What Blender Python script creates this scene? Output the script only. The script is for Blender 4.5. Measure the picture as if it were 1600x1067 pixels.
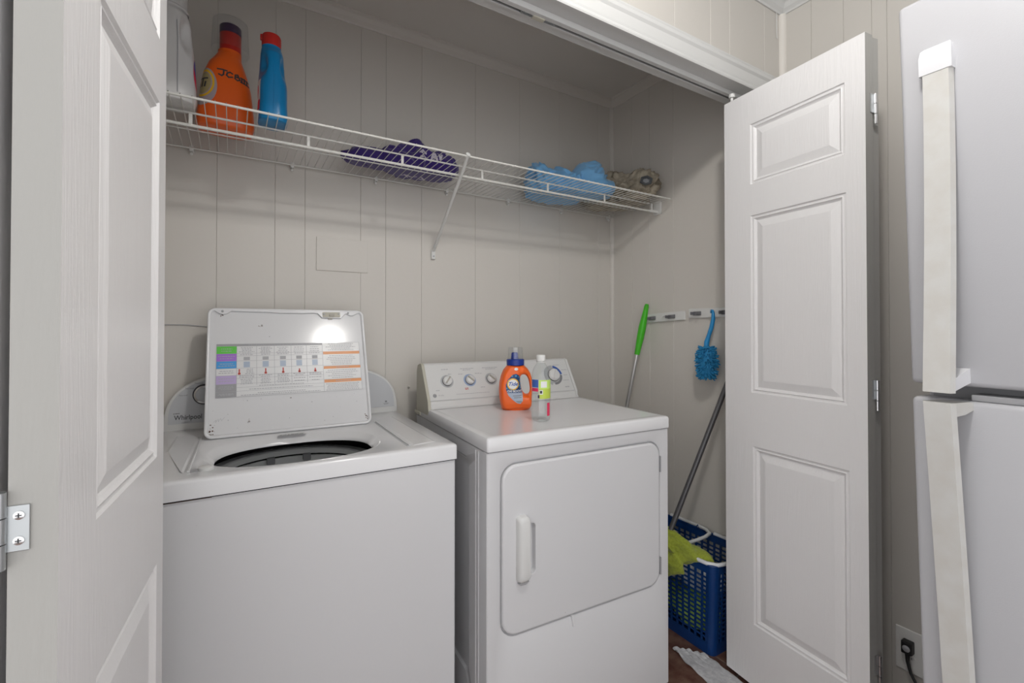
import bpy, bmesh, math, random
from mathutils import Vector, Matrix, noise
from mathutils.bvhtree import BVHTree
R = math.radians
PI = math.pi
random.seed(7)
for o in list(bpy.data.objects):
    bpy.data.objects.remove(o)
scene = bpy.context.scene
COL = scene.collection

# ------------------------------------------------------------------ camera, world, light, exposure
cam_d = bpy.data.cameras.new('camera')
cam_d.sensor_width = 36.0
cam_d.lens = 36.0 * 724.57 / 1600.0
cam_d.shift_y = -(533.5 - 505.93) / 1600.0
cam_d.clip_start = 0.02
cam = bpy.data.objects.new('camera', cam_d)
cam.location = (0, 0, 1.2298)
cam.rotation_euler = (R(90.5884), 0, R(-31.0748))
COL.objects.link(cam)
scene.camera = cam

world = bpy.data.worlds.new('world')
scene.world = world
world.use_nodes = True
bg = world.node_tree.nodes['Background']
bg.inputs[0].default_value = (0.98, 0.985, 1.0, 1)
bg.inputs[1].default_value = 1.5

ld = bpy.data.lights.new('ceiling_lamp', 'POINT')
ld.energy = 24
ld.color = (1.0, 0.975, 0.94)
ld.shadow_soft_size = 0.06
lo = bpy.data.objects.new('ceiling_lamp', ld)
lo.location = (0.56, 0.25, 2.43)
COL.objects.link(lo)

vs = scene.view_settings
vs.view_transform = 'Standard'
vs.look = 'None'
vs.gamma = 1.0
vs.use_curve_mapping = False
vs.exposure = 0.18

# ------------------------------------------------------------------ materials
MATS = {}
def mat(name, col, rough=0.5, metal=0.0, bump=None, speck=None, vary=None, spec=None, sheen=0.0, coat=0.0):
    """bump=(scale, strength, (sx,sy,sz)), speck=(scale, threshold, colour), vary=(scale, colour2)"""
    m = bpy.data.materials.new(name)
    m.use_nodes = True
    nt = m.node_tree
    b = nt.nodes['Principled BSDF']
    b.inputs['Base Color'].default_value = (*col, 1)
    b.inputs['Roughness'].default_value = rough
    b.inputs['Metallic'].default_value = metal
    if spec is not None:
        b.inputs['Specular IOR Level'].default_value = spec
    b.inputs['Coat Weight'].default_value = coat
    b.inputs['Sheen Weight'].default_value = sheen
    tc = nt.nodes.new('ShaderNodeTexCoord')
    src = None
    if vary:
        n = nt.nodes.new('ShaderNodeTexNoise')
        n.inputs['Scale'].default_value = vary[0]
        n.inputs['Detail'].default_value = 5
        nt.links.new(tc.outputs['Object'], n.inputs['Vector'])
        cr = nt.nodes.new('ShaderNodeValToRGB')
        cr.color_ramp.elements[0].position = 0.35
        cr.color_ramp.elements[1].position = 0.65
        cr.color_ramp.elements[0].color = (*col, 1)
        cr.color_ramp.elements[1].color = (*vary[1], 1)
        nt.links.new(n.outputs['Fac'], cr.inputs['Fac'])
        src = cr.outputs['Color']
    if speck:
        n = nt.nodes.new('ShaderNodeTexNoise')
        n.inputs['Scale'].default_value = speck[0]
        n.inputs['Detail'].default_value = 2
        nt.links.new(tc.outputs['Object'], n.inputs['Vector'])
        cr = nt.nodes.new('ShaderNodeValToRGB')
        cr.color_ramp.elements[0].position = speck[1]
        cr.color_ramp.elements[1].position = speck[1] + 0.03
        cr.color_ramp.elements[0].color = (0, 0, 0, 1)
        cr.color_ramp.elements[1].color = (1, 1, 1, 1)
        nt.links.new(n.outputs['Fac'], cr.inputs['Fac'])
        mx = nt.nodes.new('ShaderNodeMixRGB')
        mx.inputs[1].default_value = (*col, 1)
        if src:
            nt.links.new(src, mx.inputs[1])
        mx.inputs[2].default_value = (*speck[2], 1)
        nt.links.new(cr.outputs['Color'], mx.inputs[0])
        src = mx.outputs[0]
    if src:
        nt.links.new(src, b.inputs['Base Color'])
    if bump:
        n = nt.nodes.new('ShaderNodeTexNoise')
        n.inputs['Scale'].default_value = bump[0]
        n.inputs['Detail'].default_value = 4
        mp = nt.nodes.new('ShaderNodeMapping')
        if len(bump) > 2:
            mp.inputs['Scale'].default_value = bump[2]
        nt.links.new(tc.outputs['Object'], mp.inputs['Vector'])
        nt.links.new(mp.outputs[0], n.inputs['Vector'])
        bp = nt.nodes.new('ShaderNodeBump')
        bp.inputs['Strength'].default_value = bump[1]
        bp.inputs['Distance'].default_value = 0.002
        nt.links.new(n.outputs['Fac'], bp.inputs['Height'])
        nt.links.new(bp.outputs[0], b.inputs['Normal'])
    MATS[name] = m
    return m

def grain_mat(name, col, horiz=False):
    """embossed wood grain of a moulded door skin"""
    m = mat(name, col, 0.36)
    nt = m.node_tree
    b = nt.nodes['Principled BSDF']
    tc = nt.nodes.new('ShaderNodeTexCoord')
    mp = nt.nodes.new('ShaderNodeMapping')
    mp.inputs['Scale'].default_value = (1.0, 12, 26) if horiz else (26, 12, 1.0)
    nt.links.new(tc.outputs['Object'], mp.inputs['Vector'])
    n1 = nt.nodes.new('ShaderNodeTexNoise')
    n1.inputs['Scale'].default_value = 2.2
    n1.inputs['Detail'].default_value = 3
    n1.inputs['Distortion'].default_value = 1.2
    nt.links.new(mp.outputs[0], n1.inputs['Vector'])
    w = nt.nodes.new('ShaderNodeMath')
    w.operation = 'MULTIPLY'
    w.inputs[1].default_value = 34
    nt.links.new(n1.outputs['Fac'], w.inputs[0])
    s = nt.nodes.new('ShaderNodeMath')
    s.operation = 'SINE'
    nt.links.new(w.outputs[0], s.inputs[0])
    bp = nt.nodes.new('ShaderNodeBump')
    bp.inputs['Strength'].default_value = 0.14
    bp.inputs['Distance'].default_value = 0.0011
    nt.links.new(s.outputs[0], bp.inputs['Height'])
    nt.links.new(bp.outputs[0], b.inputs['Normal'])
    return m

def clear_mat(name, tint=(1, 1, 1), base=0.06):
    """thin clear plastic: mostly see-through with Fresnel gloss"""
    m = bpy.data.materials.new(name)
    m.use_nodes = True
    nt = m.node_tree
    nt.nodes.clear()
    out = nt.nodes.new('ShaderNodeOutputMaterial')
    tr = nt.nodes.new('ShaderNodeBsdfTransparent')
    tr.inputs[0].default_value = (*tint, 1)
    gl = nt.nodes.new('ShaderNodeBsdfGlossy')
    gl.inputs['Roughness'].default_value = 0.06
    fr = nt.nodes.new('ShaderNodeLayerWeight')
    pw = nt.nodes.new('ShaderNodeMath')
    pw.operation = 'POWER'
    pw.inputs[1].default_value = 3.5
    nt.links.new(fr.outputs['Facing'], pw.inputs[0])
    ad = nt.nodes.new('ShaderNodeMath')
    ad.operation = 'MULTIPLY_ADD'
    ad.use_clamp = True
    ad.inputs[1].default_value = 0.55
    ad.inputs[2].default_value = base
    nt.links.new(pw.outputs[0], ad.inputs[0])
    mx = nt.nodes.new('ShaderNodeMixShader')
    nt.links.new(ad.outputs[0], mx.inputs[0])
    nt.links.new(tr.outputs[0], mx.inputs[1])
    nt.links.new(gl.outputs[0], mx.inputs[2])
    nt.links.new(mx.outputs[0], out.inputs[0])
    MATS[name] = m
    return m

WALLC = (0.635, 0.605, 0.56)
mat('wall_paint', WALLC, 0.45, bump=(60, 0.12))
mat('wall_paint_dimmed', (0.53, 0.505, 0.468), 0.45, bump=(60, 0.12))  # wall paint darkened in colour to offset the strong light on the kitchen side
mat('trim_paint', (0.635, 0.605, 0.56), 0.42, bump=(40, 0.2))
mat('ceiling_paint', (0.68, 0.655, 0.615), 0.6, bump=(90, 0.15))
mat('seam_dark', (0.06, 0.055, 0.05), 0.8)
grain_mat('door_white', (0.77, 0.76, 0.76))
grain_mat('door_panel_white', (0.77, 0.76, 0.76))
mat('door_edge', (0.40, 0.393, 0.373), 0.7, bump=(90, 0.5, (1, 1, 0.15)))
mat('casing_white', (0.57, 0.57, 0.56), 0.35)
mat('appliance_white', (0.66, 0.66, 0.672), 0.22, speck=(85, 0.80, (0.35, 0.33, 0.32)))
mat('appliance_top', (0.74, 0.74, 0.75), 0.16, bump=(14, 0.03))
mat('lid_enamel', (0.70, 0.70, 0.71), 0.10, speck=(48, 0.75, (0.33, 0.31, 0.30)), bump=(9, 0.02))
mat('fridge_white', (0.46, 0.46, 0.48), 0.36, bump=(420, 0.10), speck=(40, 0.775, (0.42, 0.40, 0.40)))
mat('fridge_handle', (0.55, 0.545, 0.525), 0.42, bump=(60, 0.15), vary=(30, (0.52, 0.505, 0.475)))
mat('fridge_cap', (0.66, 0.66, 0.68), 0.3)
mat('gasket', (0.30, 0.30, 0.31), 0.7)
mat('panel_grey', (0.52, 0.53, 0.55), 0.35)
mat('console_white', (0.66, 0.66, 0.65), 0.35)
mat('console_beige', (0.50, 0.48, 0.40), 0.5)
mat('print_dark', (0.05, 0.05, 0.055), 0.5)
mat('print_grey', (0.22, 0.22, 0.23), 0.5)
mat('print_mid', (0.40, 0.40, 0.42), 0.5)
mat('print_red', (0.55, 0.05, 0.03), 0.5)
mat('print_blue', (0.05, 0.12, 0.42), 0.5)
mat('ring_grey', (0.42, 0.43, 0.44), 0.4)
mat('ring_blue', (0.30, 0.38, 0.55), 0.4)
mat('knob_white', (0.70, 0.70, 0.69), 0.3)
mat('pointer_beige', (0.42, 0.40, 0.35), 0.5)
mat('chrome', (0.75, 0.75, 0.76), 0.18, 1.0)
mat('zinc', (0.50, 0.52, 0.53), 0.35, 0.9)
mat('black_gap', (0.01, 0.01, 0.01), 0.8)
mat('tub_plastic', (0.80, 0.81, 0.80), 0.4)
mat('tub_inside', (0.80, 0.81, 0.80), 0.45)
mat('rust', (0.10, 0.05, 0.03), 0.9)
mat('sticker_white', (0.72, 0.72, 0.72), 0.3)
mat('chart_green', (0.10, 0.55, 0.05), 0.35)
mat('chart_purple', (0.36, 0.15, 0.62), 0.35)
mat('chart_blue', (0.05, 0.32, 0.70), 0.35)
mat('chart_lavender', (0.48, 0.38, 0.62), 0.35)
mat('chart_grey', (0.33, 0.33, 0.34), 0.35)
mat('chart_orange', (0.68, 0.26, 0.07), 0.35)
mat('chart_icon', (0.40, 0.47, 0.58), 0.35)
mat('wire_white', (0.70, 0.69, 0.65), 0.35)
mat('plastic_white', (0.72, 0.72, 0.70), 0.4)
mat('jug_white', (0.62, 0.61, 0.60), 0.35)
mat('tide_orange', (0.86, 0.13, 0.012), 0.33)
mat('tide_red', (0.65, 0.03, 0.012), 0.35)
mat('cap_purple', (0.035, 0.012, 0.06), 0.4)
mat('cap_blue', (0.008, 0.035, 0.26), 0.35)
mat('label_navy', (0.012, 0.055, 0.20), 0.35)
mat('label_yellow', (0.85, 0.50, 0.03), 0.4)
mat('label_white', (0.78, 0.78, 0.78), 0.4)
mat('label_foil', (0.42, 0.36, 0.38), 0.4)
mat('label_olive', (0.40, 0.33, 0.16), 0.4)
mat('label_teal', (0.05, 0.30, 0.50), 0.4)
mat('bottle_blue', (0.005, 0.21, 0.47), 0.3)
mat('cap_red', (0.55, 0.025, 0.018), 0.4)
mat('label_lime', (0.50, 0.62, 0.08), 0.4)
mat('label_crimson', (0.70, 0.03, 0.10), 0.4)
mat('purple_cloth', (0.035, 0.012, 0.16), 0.85, sheen=0.3, bump=(220, 0.3))
mat('cloth_print', (0.62, 0.58, 0.66), 0.85)
mat('blue_cloth', (0.18, 0.44, 0.74), 0.85, sheen=0.3, bump=(240, 0.25))
mat('tan_cloth', (0.46, 0.405, 0.315), 0.9, vary=(26, (0.25, 0.215, 0.16)), bump=(240, 0.4))
mat('buckle_grey', (0.10, 0.105, 0.11), 0.5)
mat('buckle_light', (0.30, 0.31, 0.32), 0.4)
mat('mop_green', (0.06, 0.50, 0.015), 0.38)
mat('pole_silver', (0.62, 0.62, 0.61), 0.3, 0.85)
mat('pole_grey', (0.13, 0.13, 0.135), 0.42, 0.5)
mat('grip_grey', (0.16, 0.16, 0.17), 0.55)
mat('duster_blue', (0.02, 0.23, 0.46), 0.8)
mat('duster_handle', (0.015, 0.26, 0.58), 0.35)
mat('basket_blue', (0.004, 0.040, 0.17), 0.38)
mat('rim_white', (0.74, 0.75, 0.76), 0.35)
mat('towel_lime', (0.36, 0.42, 0.045), 0.95, sheen=0.3, bump=(260, 0.9), vary=(120, (0.28, 0.33, 0.03)))
mat('bag_lime', (0.55, 0.78, 0.16), 0.5)
mat('bag_white', (0.82, 0.84, 0.86), 0.45)
mat('sheet_white', (0.62, 0.62, 0.63), 0.9, bump=(160, 0.7), vary=(70, (0.50, 0.50, 0.52)))
mat('tile_brown', (0.10, 0.038, 0.024), 0.3, vary=(22, (0.19, 0.11, 0.08)), bump=(30, 0.3))
mat('grout', (0.20, 0.17, 0.15), 0.9)
mat('outlet_white', (0.70, 0.69, 0.67), 0.4)
mat('black_rubber', (0.012, 0.012, 0.013), 0.5)
clear_mat('clear_plastic', (0.97, 0.985, 0.985), 0.05)
clear_mat('clear_cup', (0.96, 0.97, 0.98), 0.10)

# ------------------------------------------------------------------ helpers
def node(name, loc=(0, 0, 0), rotz=0.0, label=None, cat=None, group=None, kind=None, rot=None):
    o = bpy.data.objects.new(name, None)
    o.empty_display_size = 0.05
    COL.objects.link(o)
    o.location = loc
    o.rotation_euler = rot if rot else (0, 0, rotz)
    tag(o, label, cat, group, kind)
    return o

def tag(o, label=None, cat=None, group=None, kind=None):
    if label: o['label'] = label
    if cat: o['category'] = cat
    if group: o['group'] = group
    if kind: o['kind'] = kind
    return o

def link(name, me, m, parent=None, smooth=None):
    o = bpy.data.objects.new(name, me)
    if m is not None and not me.materials:
        me.materials.append(MATS[m] if isinstance(m, str) else m)
    COL.objects.link(o)
    if parent is not None:
        o.parent = parent
    return o

class MB:
    def __init__(s, xf=None):
        s.v = []; s.f = []; s.xf = xf
    def add(s, vs, fs):
        b = len(s.v)
        s.v += [tuple(v) for v in vs]
        s.f += [tuple(i + b for i in f) for f in fs]
        return s
    def box(s, x0, x1, y0, y1, z0, z1):
        vs = [(x, y, z) for z in (z0, z1) for y in (y0, y1) for x in (x0, x1)]
        return s.add(vs, [(0, 2, 3, 1), (4, 5, 7, 6), (0, 1, 5, 4), (2, 6, 7, 3), (0, 4, 6, 2), (1, 3, 7, 5)])
    def tube(s, pts, r, n=8, caps=True):
        pts = [Vector(p) for p in pts]
        rs = r if isinstance(r, (list, tuple)) else [r] * len(pts)
        rings = []
        ref = None
        for i, p in enumerate(pts):
            d = (pts[min(i + 1, len(pts) - 1)] - pts[max(i - 1, 0)]).normalized()
            if ref is None:
                ref = Vector((0, 0, 1)) if abs(d.z) < 0.9 else Vector((1, 0, 0))
            a = d.cross(ref).normalized()
            b = a.cross(d).normalized()
            ref = b
            rings.append([p + (a * math.cos(2 * PI * k / n) + b * math.sin(2 * PI * k / n)) * rs[i] for k in range(n)])
        vs = [q for rg in rings for q in rg]
        fs = []
        for i in range(len(rings) - 1):
            for k in range(n):
                k2 = (k + 1) % n
                fs.append((i * n + k, (i + 1) * n + k, (i + 1) * n + k2, i * n + k2))
        if caps:
            fs.append(tuple(range(n)))
            fs.append(tuple(reversed(range((len(rings) - 1) * n, len(rings) * n))))
        return s.add(vs, fs)
    def lathe(s, prof, n=32, c=(0, 0), close=True):
        vs = []; fs = []
        for r, z in prof:
            for k in range(n):
                a = 2 * PI * k / n
                vs.append((c[0] + r * math.cos(a), c[1] + r * math.sin(a), z))
        for i in range(len(prof) - 1):
            for k in range(n):
                k2 = (k + 1) % n
                fs.append((i * n + k, i * n + k2, (i + 1) * n + k2, (i + 1) * n + k))
        if close:
            fs.append(tuple(reversed(range(n))))
            fs.append(tuple(range((len(prof) - 1) * n, len(prof) * n)))
        return s.add(vs, fs)
    def prism(s, poly, fn0, fn1):
        """poly = list of 2D points, fn0/fn1 map to 3D for both ends"""
        n = len(poly)
        vs = [fn0(*p) for p in poly] + [fn1(*p) for p in poly]
        fs = [(i, (i + 1) % n, n + (i + 1) % n, n + i) for i in range(n)]
        fs.append(tuple(reversed(range(n))))
        fs.append(tuple(range(n, 2 * n)))
        return s.add(vs, fs)
    def loft(s, loops, cap0=True, cap1=True):
        n = len(loops[0])
        vs = [p for l in loops for p in l]
        fs = []
        for i in range(len(loops) - 1):
            for k in range(n):
                k2 = (k + 1) % n
                fs.append((i * n + k, i * n + k2, (i + 1) * n + k2, (i + 1) * n + k))
        if cap0: fs.append(tuple(reversed(range(n))))
        if cap1: fs.append(tuple(range((len(loops) - 1) * n, len(loops) * n)))
        return s.add(vs, fs)
    def mesh(s, name, bevel=0, seg=2, smooth=False, recalc=True):
        vs = [s.xf(*v) for v in s.v] if s.xf else s.v
        me = bpy.data.meshes.new(name)
        me.from_pydata(vs, [], s.f)
        bm = bmesh.new()
        bm.from_mesh(me)
        if recalc:
            bmesh.ops.recalc_face_normals(bm, faces=bm.faces)
        if bevel:
            es = [e for e in bm.edges if len(e.link_faces) == 2 and e.calc_face_angle(0) > 0.6]
            bmesh.ops.bevel(bm, geom=es, offset=bevel, segments=seg, affect='EDGES', profile=0.5, clamp_overlap=True)
        bm.to_mesh(me)
        bm.free()
        if smooth:
            ang = smooth if isinstance(smooth, float) else 0.7
            for p in me.polygons: p.use_smooth = True
            bm = bmesh.new(); bm.from_mesh(me)
            for e in bm.edges:
                if len(e.link_faces) == 2 and e.calc_face_angle(0) > ang: e.smooth = False
            bm.to_mesh(me); bm.free()
        return me
    def build(s, name, m, parent=None, bevel=0, seg=2, smooth=False, recalc=True):
        return link(name, s.mesh(name, bevel, seg, smooth, recalc), m, parent)

def rrect(x0, x1, y0, y1, r, n=6):
    pts = []
    for cx, cy, a0 in ((x1 - r, y1 - r, 0), (x0 + r, y1 - r, PI / 2), (x0 + r, y0 + r, PI), (x1 - r, y0 + r, 1.5 * PI)):
        for k in range(n + 1):
            a = a0 + PI / 2 * k / n
            pts.append((cx + r * math.cos(a), cy + r * math.sin(a)))
    return pts

def superell(cx, cy, rx, ry, n, N=40, z=0.0, ang=0.0):
    pts = []
    for k in range(N):
        a = 2 * PI * k / N
        c, s_ = math.cos(a), math.sin(a)
        x = rx * math.copysign(abs(c) ** (2 / n), c)
        y = ry * math.copysign(abs(s_) ** (2 / n), s_)
        pts.append((cx + x * math.cos(ang) - y * math.sin(ang), cy + x * math.sin(ang) + y * math.cos(ang), z))
    return pts

def text_geo(body, size, shear=0.0, bold=0.0, width=1.0, align='LEFT'):
    """2D triangles of a line of lettering"""
    cu = bpy.data.curves.new('lettering', 'FONT')
    cu.body = body
    cu.size = size
    cu.shear = shear
    cu.offset = bold
    cu.align_x = align
    cu.resolution_u = 3
    ob = bpy.data.objects.new('lettering', cu)
    COL.objects.link(ob)
    dg = bpy.context.evaluated_depsgraph_get()
    me = ob.evaluated_get(dg).to_mesh()
    vs = [(v.co.x * width, v.co.y) for v in me.vertices]
    fs = [tuple(p.vertices) for p in me.polygons]
    ob.evaluated_get(dg).to_mesh_clear()
    bpy.data.objects.remove(ob)
    bpy.data.curves.remove(cu)
    return vs, fs

def print_geo(name, vs2, fs, fn, m, parent):
    """flat print laid on a surface by fn(x, y) -> 3D"""
    me = bpy.data.meshes.new(name)
    me.from_pydata([fn(*v) for v in vs2], [], fs)
    return link(name, me, m, parent)

def rects_geo(rects):
    vs = []; fs = []
    for x0, x1, y0, y1 in rects:
        b = len(vs)
        vs += [(x0, y0), (x1, y0), (x1, y1), (x0, y1)]
        fs.append((b, b + 1, b + 2, b + 3))
    return vs, fs

def disc_geo(cx, cy, rx, ry, n=28, r_in=0.0):
    if r_in <= 0:
        vs = [(cx + rx * math.cos(2 * PI * k / n), cy + ry * math.sin(2 * PI * k / n)) for k in range(n)]
        return vs, [tuple(range(n))]
    vs = []
    for q in (1.0, r_in):
        vs += [(cx + q * rx * math.cos(2 * PI * k / n), cy + q * ry * math.sin(2 * PI * k / n)) for k in range(n)]
    return vs, [(k, (k + 1) % n, n + (k + 1) % n, n + k) for k in range(n)]

def stroke_geo(paths, w):
    vs = []; fs = []
    for path in paths:
        for i in range(len(path) - 1):
            (x0, y0), (x1, y1) = path[i], path[i + 1]
            dx, dy = x1 - x0, y1 - y0
            l = math.hypot(dx, dy) or 1e-6
            nx, ny = -dy / l * w / 2, dx / l * w / 2
            ex, ey = dx / l * w * .4, dy / l * w * .4
            b = len(vs)
            vs += [(x0 + nx - ex, y0 + ny - ey), (x0 - nx - ex, y0 - ny - ey), (x1 - nx + ex, y1 - ny + ey), (x1 + nx + ex, y1 + ny + ey)]
            fs.append((b, b + 1, b + 2, b + 3))
    return vs, fs

def refine(vs, fs, cut):
    """split flat print finely enough to follow a curved surface"""
    bm = bmesh.new()
    bv = [bm.verts.new((x, y, 0)) for x, y in vs]
    for f in fs:
        try: bm.faces.new([bv[i] for i in f])
        except ValueError: pass
    bmesh.ops.triangulate(bm, faces=bm.faces)
    for _ in range(7):
        es = [e for e in bm.edges if e.calc_length() > cut]
        if not es: break
        bmesh.ops.subdivide_edges(bm, edges=es, cuts=1)
        bmesh.ops.triangulate(bm, faces=[f for f in bm.faces if len(f.verts) > 3])
    bm.verts.index_update()
    v2 = [(v.co.x, v.co.y) for v in bm.verts]
    f2 = [tuple(v.index for v in f.verts) for f in bm.faces]
    bm.free()
    return v2, f2

def project_print(name, geo, target, origin, ex, ey, m, parent, off=0.0006, cut=0.006):
    """print projected on a curved mesh (target-local coordinates)"""
    vs, fs = refine(geo[0], geo[1], cut)
    me_t = target.data
    bvh = BVHTree.FromPolygons([v.co for v in me_t.vertices], [tuple(p.vertices) for p in me_t.polygons])
    ex = Vector(ex).normalized(); ey = Vector(ey).normalized()
    nrm = ex.cross(ey).normalized()
    origin = Vector(origin)
    P = []; ok = []
    for x, y in vs:
        p = origin + ex * x + ey * y
        hit, hn, idx, dist = bvh.ray_cast(p + nrm * 0.5, -nrm)
        if hit is None:
            P.append(p); ok.append(False)
        else:
            if hn.dot(nrm) < 0: hn = -hn
            P.append(hit + hn * off); ok.append(True)
    fs = [f for f in fs if all(ok[i] for i in f)]
    me = bpy.data.meshes.new(name)
    me.from_pydata(P, [], fs)
    for p in me.polygons: p.use_smooth = True
    return link(name, me, m, parent)

def merge(*gs):
    vs = []; fs = []
    for g in gs:
        b = len(vs)
        vs += list(g[0]); fs += [tuple(i + b for i in f) for f in g[1]]
    return vs, fs

def shift(g, dx, dy):
    return [(x + dx, y + dy) for x, y in g[0]], g[1]

def crumple(name, m, blobs, floor_z, parent=None, seed=0, amp=0.012, freq=22.0, sub=5, wall_y=None, stretch=(1, 1, 1)):
    """crumpled cloth: star-shaped union of ellipsoids with ridged folds, resting on floor_z"""
    c = Vector(blobs[0][0])
    bm = bmesh.new()
    bmesh.ops.create_icosphere(bm, subdivisions=sub, radius=1.0)
    so = Vector((seed * 3.7, seed * 1.3, seed * 2.1))
    for v in bm.verts:
        d = v.co.normalized()
        best = 0.0; acc = 0.0
        for bc, br in blobs:
            q = c - Vector(bc)
            A = sum((d[i] / br[i]) ** 2 for i in range(3))
            B = 2 * sum(q[i] * d[i] / br[i] ** 2 for i in range(3))
            Cc = sum((q[i] / br[i]) ** 2 for i in range(3)) - 1
            disc = B * B - 4 * A * Cc
            if disc > 0:
                t = (-B + math.sqrt(disc)) / (2 * A)
                if t > best: best = t
        if best == 0: best = 0.01
        p = c + d * best
        w = noise.noise_vector(p * 7 + so) * 0.05
        q = Vector(((p.x + w.x) * stretch[0], (p.y + w.y) * stretch[1], (p.z + w.z) * stretch[2]))
        wv = noise.noise_vector(q * freq * .6 - so) * (.35 / freq)
        n1 = 1 - abs(noise.noise((q + wv) * freq + so)) * 3.0
        n2 = 1 - abs(noise.noise((q + wv * 2) * freq * 2.2 - so)) * 3.0
        n3 = 1 - abs(noise.noise((q + wv * 2) * freq * 4.7 + so * 2)) * 2.5
        p = p + d * (amp * (n1 * 0.95 + n2 * 0.32 + n3 * .06) - amp * 0.65)
        if p.z < floor_z:
            p.z = floor_z + 0.0005 * noise.noise(q * 30)
        if wall_y is not None and p.y > wall_y: p.y = wall_y
        v.co = p
    me = bpy.data.meshes.new(name)
    bm.to_mesh(me); bm.free()
    for p in me.polygons: p.use_smooth = True
    return link(name, me, m, parent)

# ------------------------------------------------------------------ room shell
YB, XR, ZC = 1.8993, 1.7881, 2.482
YF, YJ = 0.992, 1.095           # front wall faces
XL = -0.42                      # closet left wall
XK = 1.82                       # kitchen right wall

def plank_wall(name, backing, planks, m='wall_paint'):
    w = node(name, kind='structure')
    b = MB()
    b.box(*backing)
    b.build('backing', m, w)
    for p in planks:
        MB().box(*p).build('plank', m, w, bevel=0.0009, seg=1)
    return w

g = 0.0003
bx = [XL, -0.194, -0.049, 0.131, 0.232, 0.437, 0.538, 0.692, 0.949, 1.188, 1.43, 1.686, XR]
plank_wall('wall_back', (XL - .05, XR + .05, YB + .003, YB + .05, 0, ZC),
           [(bx[i] + g, bx[i + 1] - g, YB, YB + .003, 0.0, ZC) for i in range(len(bx) - 1)])
MB().box(0.5372, 0.5388, YB + 0.0024, YB + .0031, 0.0, ZC).build('panel_joint', 'seam_dark', bpy.data.objects['wall_back'])
ry = [YJ, 1.20, 1.485, 1.631, 1.748, YB]
plank_wall('wall_right', (XR + .003, XR + .03, YJ, YB, 0, ZC),
           [(XR, XR + .003, ry[i] + g, ry[i + 1] - g, 0.0, ZC) for i in range(len(ry) - 1)])
w = MB(); w.box(XL - .05, XL, YJ, YB, 0, ZC); tag(w.build('wall_left', 'wall_paint'), kind='structure')
# front wall with the closet opening, panelled on the kitchen side
XO0, XO1, ZO = -0.285, 1.672, 2.10
wf = node('wall_front', kind='structure')
MB().box(XO0, XO1, YF + .003, YJ, ZO + .012, ZC).build('header', 'wall_paint_dimmed', wf)
MB().box(-1.6, XO0 - .012, YF + .003, YJ, 0, ZC).build('return_wall', 'wall_paint_dimmed', wf)
MB().box(XO1 + .012, XK + .05, YF + .003, YJ, 0, ZC).build('return_wall', 'wall_paint_dimmed', wf)
fx = [-1.6, -1.2, -1.0, -0.6, -0.35, -0.1, 0.15, 0.32, 0.62, 0.80, 1.0, 1.204, 1.385, 1.491, 1.703, XK]
for i in range(len(fx) - 1):
    z0 = ZO + .012 if (fx[i + 1] > XO0 + .02 and fx[i] < XO1 - .02) else 0
    MB().box(fx[i] + g, fx[i + 1] - g, YF, YF + .003, z0, ZC).build('plank', 'wall_paint_dimmed', wf, bevel=0.0012, seg=1)
# kitchen right wall
kb = [-1.6, -1.2, -0.9, -0.5, -0.2, 0.1, 0.3, 0.46, 0.655, 0.697, 0.78, 0.885, YF]
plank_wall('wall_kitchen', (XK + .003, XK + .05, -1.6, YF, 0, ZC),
           [(XK, XK + .003, kb[i] + g, kb[i + 1] - g, 0.0, ZC) for i in range(len(kb) - 1)], 'wall_paint_dimmed')
ce = node('ceiling', kind='structure')
MB().box(XL - .05, XR + .05, YJ, YB + .05, ZC, ZC + .05).build('closet_ceiling', 'ceiling_paint', ce)
MB().box(-1.6, XK + .05, -1.6, YJ, ZC, ZC + .05).build('kitchen_ceiling', 'casing_white', ce)

# floor: brown tiles with recessed grout
fl = node('floor', kind='structure')
MB().box(-1.6, XK + .05, -1.6, YB + .05, -.05, -.003).build('grout_bed', 'grout', fl)
ts = 0.305
proto = {}
for i in range(-5, 6):
    for j in range(-8, 4):
        x0, x1 = 0.34 + i * ts + .003, 0.34 + (i + 1) * ts - .003
        y0, y1 = 1.007 + j * ts + .003, 1.007 + (j + 1) * ts - .003
        x0, x1 = max(x0, -1.6), min(x1, XK + .05); y0, y1 = max(y0, -1.6), min(y1, YB + .05)
        if x1 - x0 < .02 or y1 - y0 < .02: continue
        key = (round(x1 - x0, 4), round(y1 - y0, 4))
        if key not in proto:
            proto[key] = MB().box(0, x1 - x0, 0, y1 - y0, -.004, 0).mesh('tile', bevel=.0015, seg=1)
        t = link('tile', proto[key], 'tile_brown', fl)
        t.location = (x0, y0, 0)

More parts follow.
